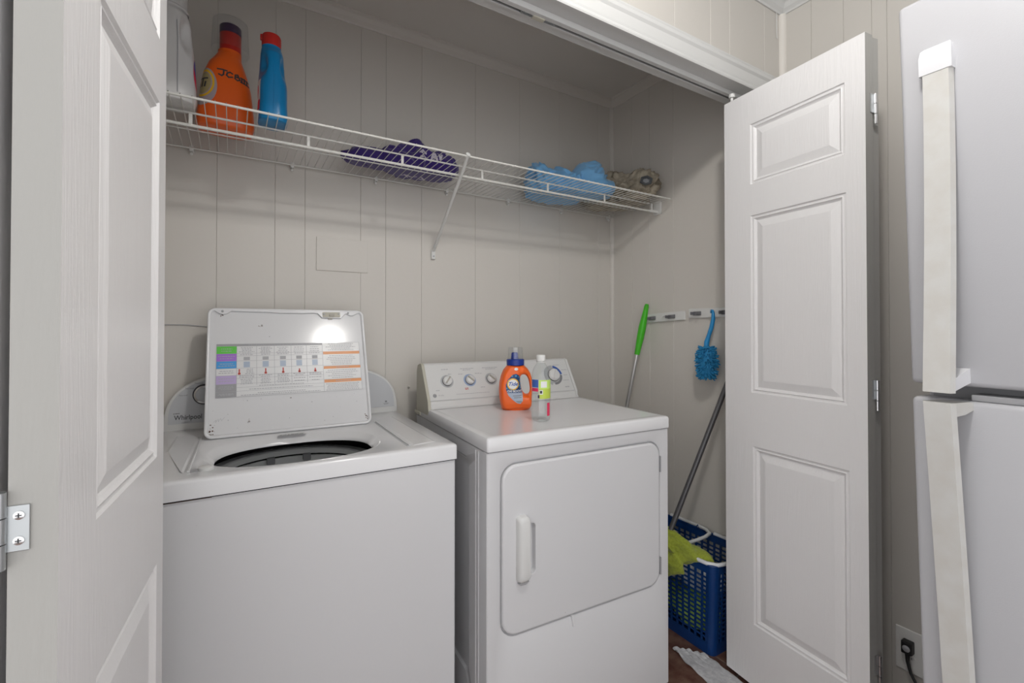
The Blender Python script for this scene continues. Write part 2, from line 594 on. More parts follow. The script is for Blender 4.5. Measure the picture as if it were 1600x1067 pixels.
# trims
def trim(name, m, *mbs):
    pass
crown = [(0, 0), (0, -.042), (.005, -.042), (.008, -.036), (.018, -.026), (.026, -.012), (.032, -.008), (.034, 0)]
b = MB().prism(crown, lambda a, z: (XL, YB - a, ZC + z), lambda a, z: (0.57, YB - a, ZC + z))
b.prism([(p[0] * .94, p[1] * .96) for p in crown], lambda a, z: (0.60, YB - a, ZC + z), lambda a, z: (XR, YB - a, ZC + z))
b.prism([(p[0], p[1]) for p in crown], lambda a, z: (0.57, YB - a, ZC + z), lambda a, z: (0.60 + a * .4, YB - a * .93, ZC + z * .96))
tag(b.build('trim_1', 'trim_paint'), kind='structure')
b = MB().prism(crown, lambda a, z: (XR - a, YJ, ZC + z), lambda a, z: (XR - a, YB, ZC + z))
tag(b.build('trim_2', 'trim_paint'), kind='structure')
def quarter(name, cx, cy, sx, sy, r, z0, z1):
    poly = [(0, 0)] + [(r * math.cos(PI / 2 * k / 6), r * math.sin(PI / 2 * k / 6)) for k in range(7)]
    b = MB().prism(poly, lambda a, q: (cx + sx * a, cy + sy * q, z0), lambda a, q: (cx + sx * a, cy + sy * q, z1))
    return tag(b.build(name, 'trim_paint', smooth=True), kind='structure')
quarter('trim_3', XR, YB, -1, -1, .016, 0, ZC - .04)
quarter('trim_4', XK, YF, -1, -1, .018, 0, ZC - .04)
b = MB().prism(crown, lambda a, z: (-1.6, YF - a, ZC + z), lambda a, z: (XK, YF - a, ZC + z))
tag(b.build('trim_5', 'casing_white'), kind='structure')
b = MB().prism(crown, lambda a, z: (XK - a, -1.6, ZC + z), lambda a, z: (XK - a, YF, ZC + z))
tag(b.build('trim_6', 'casing_white'), kind='structure')
# door casing: profiled boards on head and both sides
prof = [(0, 0), (.010, 0), (.012, .004), (.012, .010), (.009, .014), (.011, .020), (.013, .050), (.018, .058), (.0185, .068), (.015, .071), (.017, .075), (.017, .079), (0, .080)]
cs = node('trim_7', kind='structure')
zl = 2.098
MB().prism(prof, lambda o, h: (XO0 - h, YF - o, zl + h), lambda o, h: (XO1 + h, YF - o, zl + h)).build('head_casing', 'casing_white', cs)
MB().prism(prof, lambda o, h: (XO0 - h, YF - o, 0), lambda o, h: (XO0 - h, YF - o, zl + h)).build('side_casing', 'casing_white', cs)
MB().prism(prof, lambda o, h: (XO1 + h, YF - o, 0), lambda o, h: (XO1 + h, YF - o, zl + h)).build('side_casing', 'casing_white', cs)
jm = node('trim_8', kind='structure')
MB().box(XO0, XO1, YF, YJ + .004, ZO, ZO + .012).build('head_jamb', 'casing_white', jm)
MB().box(XO0 - .012, XO0, YF, YJ + .004, 0, ZO + .012).build('side_jamb', 'casing_white', jm)
MB().box(XO1, XO1 + .012, YF, YJ + .004, 0, ZO + .012).build('side_jamb', 'casing_white', jm)
MB().box(XO0, XO1, 1.064, 1.097, ZO - .008, ZO).build('stop_strip', 'casing_white', jm, bevel=.002)
# folding door track under the head jamb
tr = node('door_track', (0, 1.046, 2.0), label='white metal door track with dark slot under the closet header', cat='door track')
z1 = ZO - 2.0 - .0003
tb = MB(); tb.box(XO0 + .002, XO1 - .002, -.015, .015, z1 - .002, z1)
tb.box(XO0 + .002, XO1 - .002, -.015, -.013, z1 - .016, z1 - .002); tb.box(XO0 + .002, XO1 - .002, .0135, .015, z1 - .016, z1 - .002)
tb.box(XO0 + .002, XO1 - .002, -.0145, -.001, z1 - .0165, z1 - .015); tb.box(XO0 + .002, XO1 - .002, .008, .0145, z1 - .0165, z1 - .015)
tb.build('channel', 'casing_white', tr)
MB().box(XO0 + .003, XO1 - .003, -.012, .013, z1 - .004, z1 - .0022).build('slot_back', 'black_gap', tr)
sp = MB()
for k in range(9): sp.tube([(0.66 + .0045 * k, .003 + .007 * math.cos(q * PI / 5), z1 - .012 + .007 * math.sin(q * PI / 5)) for q in range(11)], .0009, 5)
sp.build('snubber_spring', 'zinc', tr)['kind'] = 'stuff'
sp = MB()
for k in range(9): sp.tube([(0.735 + .0045 * k, .003 + .007 * math.cos(q * PI / 5), z1 - .012 + .007 * math.sin(q * PI / 5)) for q in range(11)], .0009, 5)
sp.build('snubber_spring', 'zinc', tr)['kind'] = 'stuff'
MB().box(.698, .736, -.004, .011, z1 - .019, z1 - .010).build('snubber', 'console_beige', tr, bevel=.002)

# ------------------------------------------------------------------ folding doors
PAN = [(0.105, 0.408, 1.724, 1.931), (0.105, 0.410, 1.012, 1.617), (0.110, 0.414, 0.226, 0.830)]
RINGS = [(0, 0), (.003, .004), (.008, .0045), (.011, .002), (.015, .0065), (.019, .009)]
Z0D, Z1D, TH = 0.018, 2.045, 0.035

def leaf(parent, loc, ang, w, sx=1.0, panels=True, name='leaf'):
    """local x along the width, y into the thickness, front face at y=0"""
    b = MB()
    def q(x, d, z): return (x * sx, d, z)
    W = w / sx
    # front skin: columns left | panel | right, panel column split by rails
    t0 = min(p[0] for p in PAN) ; t1 = max(p[1] for p in PAN)
    rows = [Z0D]
    for p in reversed(PAN): rows += [p[2], p[3]]
    rows.append(Z1D)
    def quad(x0, x1, z0, z1, d=0.0): b.add([q(x0, d, z0), q(x1, d, z0), q(x1, d, z1), q(x0, d, z1)], [(0, 1, 2, 3)])
    zs = rows
    for i in range(len(zs) - 1):
        is_p = i % 2 == 1
        if not is_p or not panels:
            quad(0, W, zs[i], zs[i + 1])
        else:
            p = PAN[2 - i // 2]
            quad(0, p[0], zs[i], zs[i + 1]); quad(p[1], W, zs[i], zs[i + 1])
            prev = None
            for ins, dep in RINGS:
                lp = [(p[0] + ins, zs[i] + ins), (p[1] - ins, zs[i] + ins), (p[1] - ins, zs[i + 1] - ins), (p[0] + ins, zs[i + 1] - ins)]
                if prev:
                    for k in range(4):
                        k2 = (k + 1) % 4
                        b.add([q(prev[0][k][0], prev[1], prev[0][k][1]), q(prev[0][k2][0], prev[1], prev[0][k2][1]),
                               q(lp[k2][0], dep, lp[k2][1]), q(lp[k][0], dep, lp[k][1])], [(0, 1, 2, 3)])
                prev = (lp, dep)
    # back
    b.add([q(0, TH, Z0D), q(W, TH, Z0D), q(W, TH, Z1D), q(0, TH, Z1D)], [(3, 2, 1, 0)])
    me = b.mesh(name, recalc=False)
    o = link(name, me, 'door_white', parent)
    o.location = loc; o.rotation_euler = (0, 0, ang)
    e = MB()
    e.add([q(0, 0, Z0D), q(0, TH, Z0D), q(0, TH, Z1D), q(0, 0, Z1D)], [(0, 3, 2, 1)])
    e.add([q(W, 0, Z0D), q(W, TH, Z0D), q(W, TH, Z1D), q(W, 0, Z1D)], [(0, 1, 2, 3)])
    e.add([q(0, 0, Z1D), q(0, TH, Z1D), q(W, TH, Z1D), q(W, 0, Z1D)], [(0, 3, 2, 1)])
    e.add([q(0, 0, Z0D), q(0, TH, Z0D), q(W, TH, Z0D), q(W, 0, Z0D)], [(0, 1, 2, 3)])
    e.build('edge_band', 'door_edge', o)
    if panels:
        for p in PAN:
            b = MB()
            loops = []
            for ins, dep in ((.019, .009), (.043, .002), (.046, .0018)):
                loops.append([q(p[0] + ins, dep, p[2] + ins), q(p[1] - ins, dep, p[2] + ins), q(p[1] - ins, dep, p[3] - ins), q(p[0] + ins, dep, p[3] - ins)])
            b.loft(loops, cap0=False, cap1=True)
            link('panel', b.mesh('panel', recalc=False), 'door_panel_white', o)
    return o

def hinge(parent, p, along, out, mname='zinc', h=0.075, wl=0.022):
    """butt hinge with its pin at p; leaf plates along +-along, pin standing out along out"""
    p = Vector(p); a = Vector(along).normalized(); n = Vector(out).normalized()
    b = MB()
    for s, z0, z1 in ((1, -h / 2, h * .0), (-1, -h * .12, h / 2)):
        q = [p + a * (s * .002), p + a * (s * wl)]
        vs = []
        for z in (z0, z1):
            for k in q:
                vs += [k + Vector((0, 0, z)) + n * .0004, k + Vector((0, 0, z)) + n * .0022]
        b.add(vs, [(0, 2, 3, 1), (4, 5, 7, 6), (0, 1, 5, 4), (2, 6, 7, 3), (0, 4, 6, 2), (1, 3, 7, 5)])
    ho = b.build('hinge', mname, parent)
    k = MB()
    for i in range(3):
        z = -h / 2 + h * i / 3
        k.tube([p + n * .005 + Vector((0, 0, z + .001)), p + n * .005 + Vector((0, 0, z + h / 3 - .001))], .0045, 10)
    k.build('knuckle', 'chrome', ho, smooth=True)
    return ho

# right folding door
a = R(6.034); s_, c_ = math.sin(a), math.cos(a)
dr = node('door_1', (1.5311, 1.0419, 0), kind='structure')
leaf(dr, (0, 0, 0), math.atan2(-c_, -s_), 0.461)
near = Vector((-.461 * s_, -.461 * c_, 0)); ny = Vector((c_, -s_, 0))
a2 = R(9.5)
st = near + ny * (.0355 + TH) + Vector((.000, 0.004, 0))
# second leaf: its outer face looks to the wall, so it is turned about
o2 = leaf(dr, st + Vector((-.0, 0, 0)), math.atan2(math.cos(a2), math.sin(a2)), 0.461)
o2.location = st + Vector((math.cos(a2), -math.sin(a2), 0)) * 0.0
for z in (1.837, 1.046, 0.295):
    hinge(dr, near + ny * (.0365) + Vector((0, -.0005, z)), ny, (-s_, -c_, 0), h=.085, wl=.016)
pv = MB(); pv.lathe([(.005, 2.0445), (.005, 2.066), (.0105, 2.066), (.0105, 2.078), (.004, 2.08)], 14, c=(.016, -.02))
pv.build('guide_pin', 'plastic_white', dr, smooth=True)
pv = MB(); pv.lathe([(.005, 2.0445), (.005, 2.08)], 12, c=(.1, -.0))
# left folding door
a = R(4.5376); s_, c_ = math.sin(a), math.cos(a)
dl = node('door_2', (-.105, 1.037, 0), kind='structure')
near = Vector((-.44 * s_, -.44 * c_, 0)); nl = Vector((-c_, s_, 0))
leaf(dl, near, math.atan2(c_, s_), 0.44, sx=.954)
a2 = R(-6)
st = near + nl * (TH * 2 + .012)
leaf(dl, st + Vector((0, .004, 0)), math.atan2(-math.cos(a2), -math.sin(a2)), 0.44, sx=.954, panels=False).location = st + Vector((math.sin(a2), math.cos(a2), 0)) * .44
hp = MB()
z = 1.047
p0 = near + nl * (TH + .001)
def hpt(u, o, zz): return p0 - nl * u + Vector((-s_, -c_, 0)) * o + Vector((0, 0, zz))
b = MB(); b.add([hpt(u, o, zz) for u in (0, .0165) for o in (.0003, .0022) for zz in (z - .021, z + .021)],
              [(0, 1, 3, 2), (4, 6, 7, 5), (0, 4, 5, 1), (2, 3, 7, 6), (0, 2, 6, 4), (1, 5, 7, 3)])
ho = b.build('hinge', 'zinc', dl, bevel=.0006)
k = MB()
for i in range(3):
    zz = z - .035 + i * .0235
    k.tube([hpt(-.0035, .004, zz), hpt(-.0035, .004, zz + .0225)], .0052, 12)
k.build('knuckle', 'zinc', ho, smooth=True)
for zz in (z - .011, z + .012):
    b = MB(); b.tube([hpt(.0095, .0022, zz), hpt(.0095, .0034, zz), hpt(.0095, .0038, zz)], [.0042, .0040, .0022], 14)
    sc = b.build('screw', 'chrome', ho, smooth=True)
    b = MB()
    b.add([hpt(.0095 + i, .0040, zz + j) for i, j in ((-.0022, -.0005), (.0022, -.0005), (.0022, .0005), (-.0022, .0005))], [(0, 1, 2, 3)])
    b.add([hpt(.0095 + i, .0040, zz + j) for i, j in ((-.0005, -.0022), (.0005, -.0022), (.0005, .0022), (-.0005, .0022))], [(0, 1, 2, 3)])
    b.build('screw_slot', 'print_dark', ho)

# ------------------------------------------------------------------ washer
wr = R(-0.9886)
WA = node('washing_machine', (-0.2025, 1.2322, 0), wr, 'white top-load washing machine with its lid standing open', 'washing machine')
WW, WD = 0.756, 0.665
DT = 0.9005
b = MB()
def cab(z): return [(p[0], p[1], z) for p in rrect(.004, WW - .004, .006, WD - .01, .006, 6)]
b.loft([cab(.02), cab(.8555)], True, False)
b.build('cabinet', 'appliance_white', WA, smooth=0.6)
for x in (.06, WW - .06):
    for y in (.06, WD - .08):
        MB().lathe([(.02, 0), (.022, .012), (.012, .022)], 12, c=(x, y)).build('foot', 'black_rubber', WA)
# deck with tub opening
N = 48
def deck_loop(x0, x1, y0, y1, r, z):
    return [(p[0], p[1], z) for p in rrect(x0, x1, y0, y1, r, 11)]
def sup(cx, cy, rx, ry, n, z):   # same winding / start as rrect (right side, counter-clockwise)
    pts = []
    for kq in range(4):
        for k in range(12):
            a = kq * PI / 2 + PI / 2 * (k / 11.0)
            c, s = math.cos(a), math.sin(a)
            pts.append((cx + rx * math.copysign(abs(c) ** (2 / n), c), cy + ry * math.copysign(abs(s) ** (2 / n), s), z))
    return pts
ocx, ocy = .3585, .205
b = MB()
loops = [deck_loop(0, WW, 0, WD, .008, .858), deck_loop(0, WW, 0, WD, .008, .892), deck_loop(.001, WW - .001, .001, WD - .001, .008, .897), deck_loop(.006, WW - .006, .006, WD - .006, .010, DT),
         deck_loop(.08, WW - .08, .019, WD - .12, .06, DT), sup(ocx, ocy, .223, .177, 2.5, DT), sup(ocx, ocy, .217, .171, 2.5, DT - .004),
         sup(ocx, ocy, .205, .155, 2.4, DT - .016), sup(ocx, ocy, .200, .150, 2.4, DT - .021), sup(ocx, ocy, .200, .150, 2.4, DT - .026)]
b.loft(loops, cap0=False, cap1=False)
b.build('deck', 'appliance_top', WA, smooth=1.2)
b = MB()
b.loft([sup(ocx, ocy, .203, .153, 2.4, DT - .0262), sup(ocx, ocy + .01, .235, .185, 2.2, DT - .029), sup(ocx, .29, .262, .262, 2, .855), sup(ocx, .29, .262, .262, 2, .78)], False, False)
b.build('tub_shroud', 'black_gap', WA)
# tub: ring, basket
b = MB().lathe([(.236, .790), (.238, .822), (.232, .828), (.208, .827), (.203, .823), (.202, .808), (.216, .804), (.236, .790)], 56, c=(ocx, .29), close=False)
b.build('tub_ring', 'tub_plastic', WA, smooth=0.6)
b = MB().lathe([(.226, .8005), (.213, .7985), (.213, .72), (.220, .69), (.220, .34), (.20, .31), (.02, .30)], 56, c=(ocx, .29), close=False)
b.build('wash_basket', 'tub_inside', WA, smooth=True)
for aa in (.35, 1.3, 1.85, 2.8):
    x, y = ocx + .198 * math.cos(aa), .29 + .198 * math.sin(aa)
    MB().box(x - .012, x + .012, y - .012, y + .010, .787, .809).build('ring_tab', 'gasket', WA, bevel=.003)
MB().lathe([(.2165, .809), (.2165, .796)], 48, c=(ocx, .29), close=False).build('ring_gap', 'black_gap', WA)
MB().lathe([(.06, .32), (.07, .40), (.045, .50), (.04, .68), (.042, .72), (.0, .74)], 28, c=(ocx, .29), close=False).build('agitator', 'tub_plastic', WA, smooth=True)
# side ledges pressed in the deck
def ledge(pts, h=.0022, ins=.006):
    cx = sum(p[0] for p in pts) / len(pts); cy = sum(p[1] for p in pts) / len(pts)
    lo = [(x, y, DT - .0004) for x, y in pts]
    hi = [(x + (cx - x) * .22, y + (cy - y) * .03, DT + h) for x, y in pts]
    return MB().loft([lo, hi], False, True)
ledge([(.636, .040), (.712, .052), (.708, .50), (.634, .46)]).build('deck_ledge', 'appliance_top', WA, bevel=.0008)
ledge([(.045, .30), (.108, .062), (.112, .47), (.048, .51)]).build('deck_ledge', 'appliance_top', WA, bevel=.0008)
b = MB(); b.box(.622, .634, .045, .43, DT - .0002, DT + .0006); b.build('deck_channel', 'ring_grey', WA)
b = MB(); b.box(.628, .634, .045, .43, DT, DT + .0032); b.build('deck_rib', 'appliance_top', WA, bevel=.0012)
b = MB(); b.box(.113, .119, .062, .46, DT, DT + .0042); b.build('deck_rib', 'appliance_top', WA, bevel=.0015)
MB().lathe([(.017, DT), (.0165, DT + .006), (.012, DT + .0085)], 20, c=(.150, .072)).build('dispenser_cap', 'console_white', WA, smooth=True)
b = MB(); b.box(.120, .134, .058, .082, DT + .0002, DT + .0012); b.build('dispenser_mark', 'print_mid', WA)
# lid seam line under the deck skirt with rust
MB().box(.004, WW - .004, .004, .02, .8548, .8585).build('deck_seam', 'black_gap', WA)
MB().box(.045, .165, .0048, .0056, .8535, .8558).build('rust_line', 'rust', WA)
# sticker inside the rim
def rimfn(x, y): return (x, .338 + y * .9, DT + .0006 + 0 * y)
print_geo('rating_sticker', *rects_geo([(.318, .398, .012, .030)]), lambda x, y: (x, .345 + y, DT + .0006), 'sticker_white', WA)
random.seed(3)
rc = []
for r in range(3):
    x = .322
    while x < .39:
        l = random.uniform(.004, .012); rc.append((x, min(x + l, .395), .0145 + r * .005, .0168 + r * .005)); x += l + .003
print_geo('rating_print', *rects_geo(rc), lambda x, y: (x, .345 + y, DT + .0010), 'print_grey', WA)

# arched console
def arch(x0, x1, zb, zt, n=40, p=2.25):
    cx, hw = (x0 + x1) / 2, (x1 - x0) / 2
    pts = []
    for k in range(n + 1):
        a = PI * k / n
        cc, ss = math.cos(a), math.sin(a)
        x = cx + hw * math.copysign(abs(cc) ** (2 / 3.6), cc)
        z = zb + (zt - zb) * abs(ss) ** (2 / 2.9)
        pts.append((x, z))
    return pts
A0 = arch(.002, .760, .9005, 1.088)
LEAN = .06
def cfn(off): return lambda x, z: (x, .612 + (z - .90) * LEAN + off, z)
b = MB()
loops = [[cfn(.012)(x, z) for x, z in A0], [cfn(.002)(x + (.381 - x) * .006, z - (z - .9) * .012) for x, z in A0], [cfn(0)(x + (.381 - x) * .016, z - (z - .9) * .03) for x, z in A0]]
b.loft(loops, False, True)
bk = [[cfn(.012)(x, z) for x, z in A0], [(x, .664 + 0 * z, .9005 + (z - .9005) * .97) for x, z in A0]]
b.loft(list(reversed(bk)), True, False)
con = b.build('console', 'console_white', WA, smooth=0.5)
A1 = arch(.016, .746, .921, 1.078)
print_geo('console_panel', A1, [tuple(range(len(A1)))], lambda x, z: cfn(-.0008)(x, z), 'panel_grey', WA)
pf = lambda x, z: cfn(-.0014)(x, z)
print_geo('console_lettering', *shift(text_geo('Whirlpool', .0215, bold=.0002, width=.84), .032, .934), pf, 'print_dark', WA)
print_geo('console_small_print', *merge(rects_geo([(.030, .033, .9525, .956), (.0345, .042, .953, .956), (.0425, .0465, .953, .956), (.052, .070, .9245, .9252), (.06, .08, .9255, .9262)])), pf, 'print_grey', WA)
print_geo('dial_lettering', *merge(shift(text_geo('Normal', .0075), .044, 1.010), shift(text_geo('Normal', .0075), .061, 1.031), shift(text_geo('Normal', .0075), .086, 1.047)), pf, 'print_grey', WA)
print_geo('badge', *merge(rects_geo([(.703, .725, .934, .9355), (.706, .722, .931, .9322)]), disc_geo(.714, .942, .0045, .0035)), pf, 'print_grey', WA)
def on_console(x, z, h):   # point at height h above console face
    n = Vector((0, -1, LEAN)).normalized()
    p = Vector(cfn(-.0008)(x, z)) + n * h
    return p
b = MB(); b.tube([on_console(.114, 1.012, h) for h in (0, .006, .0065)], [.034, .033, .030], 32)
kb_ = b.build('cycle_knob', 'print_dark', WA, smooth=True)
b = MB(); b.tube([on_console(.114, 1.012, h) for h in (.0062, .018, .020)], [.031, .029, .026], 32); b.build('knob_ring', 'chrome', kb_, smooth=True)
b = MB(); b.tube([on_console(.114, 1.012, h) for h in (.0201, .022)], [.024, .022], 32); b.build('knob_face', 'panel_grey', kb_, smooth=True)

# open lid
LS, LC = math.sin(R(20.8)), math.cos(R(20.8))
def lf(u, v, h): return (u, .40 + v * LS - h * LC, .905 + v * LC + h * LS)
L0, L1, LH = .1245, .6105, .420
b = MB()
def ll(ins, h, r): return [lf(x, y, h) for x, y in rrect(L0 + ins, L1 - ins, ins, LH - ins, max(r - ins, .004), 6)]
b.loft([ll(.003, -.020, .022), ll(0, -.016, .022), ll(0, -.002, .022), ll(.002, .0, .022), ll(.006, .0, .022), ll(.008, -.002, .022), ll(.011, -.008, .022)], True, False)
lid = b.build('lid', 'appliance_top', WA, smooth=0.9)
b = MB(); b.loft([ll(.0105, -.0078, .022), ll(.013, -.0078, .022)], False, True)
b.build('lid_lining', 'lid_enamel', lid)
LF = lambda h: (lambda u, v: lf(u, v, h))
# wavy lower flange shape, strike plate, screws, rust
wav = [(L0 + .006, LH - .006)] + [(L0 + .02 + .045 * k / 6.0, LH - .010 - .012 * math.sin(PI * k / 6.0)) for k in range(7)] + [(.30, LH - .012), (.33, LH - .014), (.40, LH - .014), (.44, LH - .012), (.452, LH - .013), (.466, LH - .030), (.53, LH - .031), (.545, LH - .015)] + [(.55 + .035 * k / 6.0, LH - .013 - .008 * math.sin(PI * k / 6.0)) for k in range(7)] + [(L1 - .006, LH - .006)]
MB().prism(wav, LF(-.0074), LF(-.0010)).build('lid_flange', 'appliance_top', lid)
b = MB(); b.prism(rrect(.468, .528, LH - .0285, LH - .010, .003, 3), LF(-.001), LF(.0015)); b.build('lid_strike', 'console_beige', lid, bevel=.0006)
b = MB(); b.prism(rrect(.490, .508, LH - .026, LH - .016, .002, 3), LF(.0014), LF(.005)); b.prism(rrect(.486, .502, LH - .034, LH - .028, .001, 2), LF(-.007), LF(-.002)); b.build('strike_catch', 'pointer_beige', lid)
for u, v in ((.473, LH - .018), (.523, LH - .017), (.556, LH - .012), (.165, LH - .012)):
    b = MB(); b.tube([lf(u, v, -.001), lf(u, v, .0022), lf(u, v, .003)], [.0036, .0034, .002], 12); b.build('lid_screw', 'ring_grey', lid, smooth=True)
def rustpatch(cx, cy, n, r, seed):
    random.seed(seed); gs = []
    for _ in range(n):
        x, y = cx + random.gauss(0, r), cy + random.gauss(0, r * 1.4); rr = random.uniform(.0006, .0026)
        x = min(max(x, L0 + .0135), L1 - .0135); y = min(max(y, .0135), LH - .0135)
        gs.append(disc_geo(x, y, rr, rr * random.uniform(.6, 1.5), 7))
    return merge(*gs)
print_geo('rust_spots', *rustpatch(L0 + .014, .022, 14, .006, 1), LF(-.0070), 'rust', lid)
print_geo('rust_spots', *rustpatch(L1 - .014, .026, 8, .004, 2), LF(-.0070), 'rust', lid)
print_geo('rust_spots', *rustpatch(L0 + .040, LH - .020, 6, .003, 3), LF(-.0070), 'rust', lid)
def scuffs(n, seed):
    random.seed(seed); gs = []
    for _ in range(n):
        x, y = random.uniform(L0 + .02, L1 - .02), random.uniform(.02, .115); rr = random.uniform(.0005, .0018)
        gs.append(disc_geo(x, y, rr, rr * random.uniform(.6, 1.6), 7))
    gs.append(stroke_geo([[(.148, .050), (.155, .056), (.153, .048), (.160, .058), (.160, .050), (.166, .060), (.168, .052), (.176, .062)]], .0007))
    return merge(*gs)
print_geo('scuff_marks', *scuffs(22, 5), LF(-.0070), 'print_mid', lid)
# printed chart
cx0, cx1, cy0, cy1 = .151, .587, .1225, .2965
CX = lambda u: cx0 + u * (cx1 - cx0)
CY = lambda v: cy1 - v * (cy1 - cy0)
def crect(u0, u1, v0, v1): return (CX(u0), CX(u1), CY(v1), CY(v0))
h1, h2, h3 = -.0066, -.0063, -.0060
ch = print_geo('care_chart', *rects_geo([crect(0, 1, 0, 1)]), LF(h1), 'sticker_white', lid)
CH = lid
UC = [0, .126, .254, .372, .488, .597, .714]
VR = [.0, .043, .187, .329, .468, .600, .760, .896, 1.0]
cols = ['chart_grey', 'chart_green', 'chart_purple', 'chart_blue', None, 'chart_lavender', 'chart_grey', 'chart_grey']
for i, cm in enumerate(cols):
    if cm: print_geo('chart_cell', *rects_geo([crect(0, .126, VR[i], VR[i + 1])]), LF(h2), cm, CH)
print_geo('chart_cell', *rects_geo([crect(.126, .714, 0, .043)]), LF(h2), 'chart_grey', CH)
for v in ((.185, .245), (.490, .545), (.765, .825)):
    print_geo('chart_bar', *rects_geo([crect(.718, .998, *v)]), LF(h2), 'chart_orange', CH)
lw = .0022
rl = []
for u in UC + [1.0]: rl.append(crect(u - lw / 2, u + lw / 2, 0, 1 if u in (0, .126, .714, 1.0) else .80))
for v in VR: rl.append(crect(0, .714, v - lw, v + lw))
rl += [crect(.126, .714, .235 - lw, .235 + lw), crect(.126, .714, .66 - lw, .66 + lw), crect(.126, .714, .83 - lw, .83 + lw), crect(.714, 1, -lw, lw), crect(.714, 1, 1 - lw, 1 + lw), crect(.714, 1, .48, .484), crect(.714, 1, .76, .764)]
print_geo('chart_lines', *rects_geo(rl), LF(h3), 'print_mid', CH)
random.seed(11)
tx = []
def lines(u0, u1, v0, v1, n, fill=.8):
    for k in range(n):
        v = v0 + (v1 - v0) * (k + .5) / n
        hw = (u1 - u0) / 2 * fill * random.uniform(.55, 1.0); mid = (u0 + u1) / 2; x = mid - hw
        while x < mid + hw:
            l = random.uniform(.006, .018); tx.append(crect(x, min(x + l, mid + hw), v - .006, v + .006)); x += l + .004
for i in range(5):
    u0, u1 = UC[i + 1], UC[i + 2]
    lines(u0, u1, .06, .225, (6, 7, 5, 4, 4)[i]); lines(u0, u1, .60, .655, 2); lines(u0, u1, .67, .78, 4 if i < 3 else 2)
lines(.126 + .04, .254, .48, .59, 4)
lines(.13, .71, .79, .83, 1); lines(.13, .71, .85, .89, 1, .95); lines(.13, .71, .93, .99, 2, .98)
for i in range(7): lines(0, .126, VR[i + 1] + .03, VR[i + 2] - .03, 2 if i < 5 else 3, .85)
lines(.126, .714, .008, .036, 1, .95)
lines(.72, .99, .01, .17, 5, .95); lines(.72, .99, .26, .47, 6, .95); lines(.72, .99, .56, .75, 5, .95); lines(.72, .99, .84, .99, 5, .95)
lines(.74, .98, .50, .535, 1, .6); lines(.74, .98, .78, .815, 1, .6)
print_geo('chart_print', *rects_geo(tx), LF(h3 + .0002), 'print_mid', CH)
ic = []; ic2 = []; th = []
for i in range(5):
    m_ = (UC[i + 1] + UC[i + 2]) / 2
    ic.append(crect(m_ - .02, m_ + .02, .255, .318)); ic2.append(crect(m_ - .02, m_ + .02, .345, .455))
    if i == 0: m_ = UC[1] + .017
    th += [crect(m_ - .004, m_ + .004, .485 + (.03 if i > 2 else 0), .585), crect(m_ - .008, m_ + .008, .555, .59)]
for q in ic: print_geo('chart_icon', *rects_geo([q]), LF(h3), 'print_mid', CH)
for q in ic2: print_geo('chart_icon', *rects_geo([q]), LF(h3), 'chart_icon', CH)
for k in range(0, len(th), 2): print_geo('chart_thermometer', *rects_geo(th[k:k + 2]), LF(h3), 'print_red', CH)

# ------------------------------------------------------------------ dryer
DA = node('clothes_dryer', (0.6002, 1.1293, 0), R(-2.7657), 'white front-load clothes dryer standing next to the mop corner', 'dryer')
DW, DD, DZ = 0.690, 0.655, 0.9285
# cabinet: sides, back, front with door recess
du0, du1, dz0, dz1 = .045, .649, .364, .847
b = MB()
fo = rrect(0.0, DW, .018, .886, .004, 6); fi = rrect(du0 - .004, du1 + .004, dz0 - .004, dz1 + .004, .052, 6)
fi2 = rrect(du0 - .001, du1 + .001, dz0 - .001, dz1 + .001, .050, 6)
b.loft([[(x, .03, z) for x, z in fo], [(x, .003, z) for x, z in fo], [(x + (DW / 2 - x) * .008, 0, z) for x, z in fo], [(x, 0.0, z) for x, z in rrect(du0 - .010, du1 + .010, dz0 - .010, dz1 + .010, .058, 6)],
        [(x, 0.003, z) for x, z in fi], [(x, .012, z) for x, z in fi2]], False, True)
b.build('front_panel', 'appliance_white', DA, smooth=0.6)
b = MB()
# left side with pressed panel
so = rrect(.0295, DD, .018, .886, .003, 6)
for ux, sg in ((0.0, 1), (DW, -1)):
    lp = [[(ux, y, z) for y, z in so], [(ux, y, z) for y, z in rrect(.125, .60, .20, .846, .03, 6)], [(ux + sg * .005, y, z) for y, z in rrect(.133, .592, .208, .838, .026, 6)]]
    b.loft(lp, False, True)
b.box(.002, DW - .002, .03, DD, .018, .022); b.box(.002, DW - .002, DD - .004, DD, .018, .886); b.box(.002, DW - .002, .03, DD, .882, .886)
b.build('cabinet', 'appliance_white', DA, smooth=0.5)
for yy in (.055, .075): MB().tube([(-.0005, yy, .03), (-.0005, yy, .88)], .0016, 6).build('side_crease', 'appliance_white', DA, smooth=True)
for x in (.05, DW - .05):
    for y in (.06, DD - .06):
        MB().lathe([(.02, 0), (.021, .012), (.012, .02)], 12, c=(x, y)).build('foot', 'black_rubber', DA)
# top
b = MB()
b.loft([deck_loop(0, DW + .001, -.004, .64, .006, .889), deck_loop(-.001, DW + .002, -.005, .64, .007, .892), deck_loop(-.001, DW + .002, -.005, .64, .007, .921), deck_loop(.0015, DW, -.002, .639, .007, .9265), deck_loop(.006, DW - .005, .003, .637, .008, DZ),
        deck_loop(.02, DW - .02, .02, .55, .010, DZ), deck_loop(.026, DW - .026, .026, .545, .010, DZ - .0012)], True, True)
b.build('top_panel', 'appliance_top', DA, smooth=0.7)
MB().box(.003, DW - .003, .0, .63, .8855, .8895).build('top_seam', 'gasket', DA)
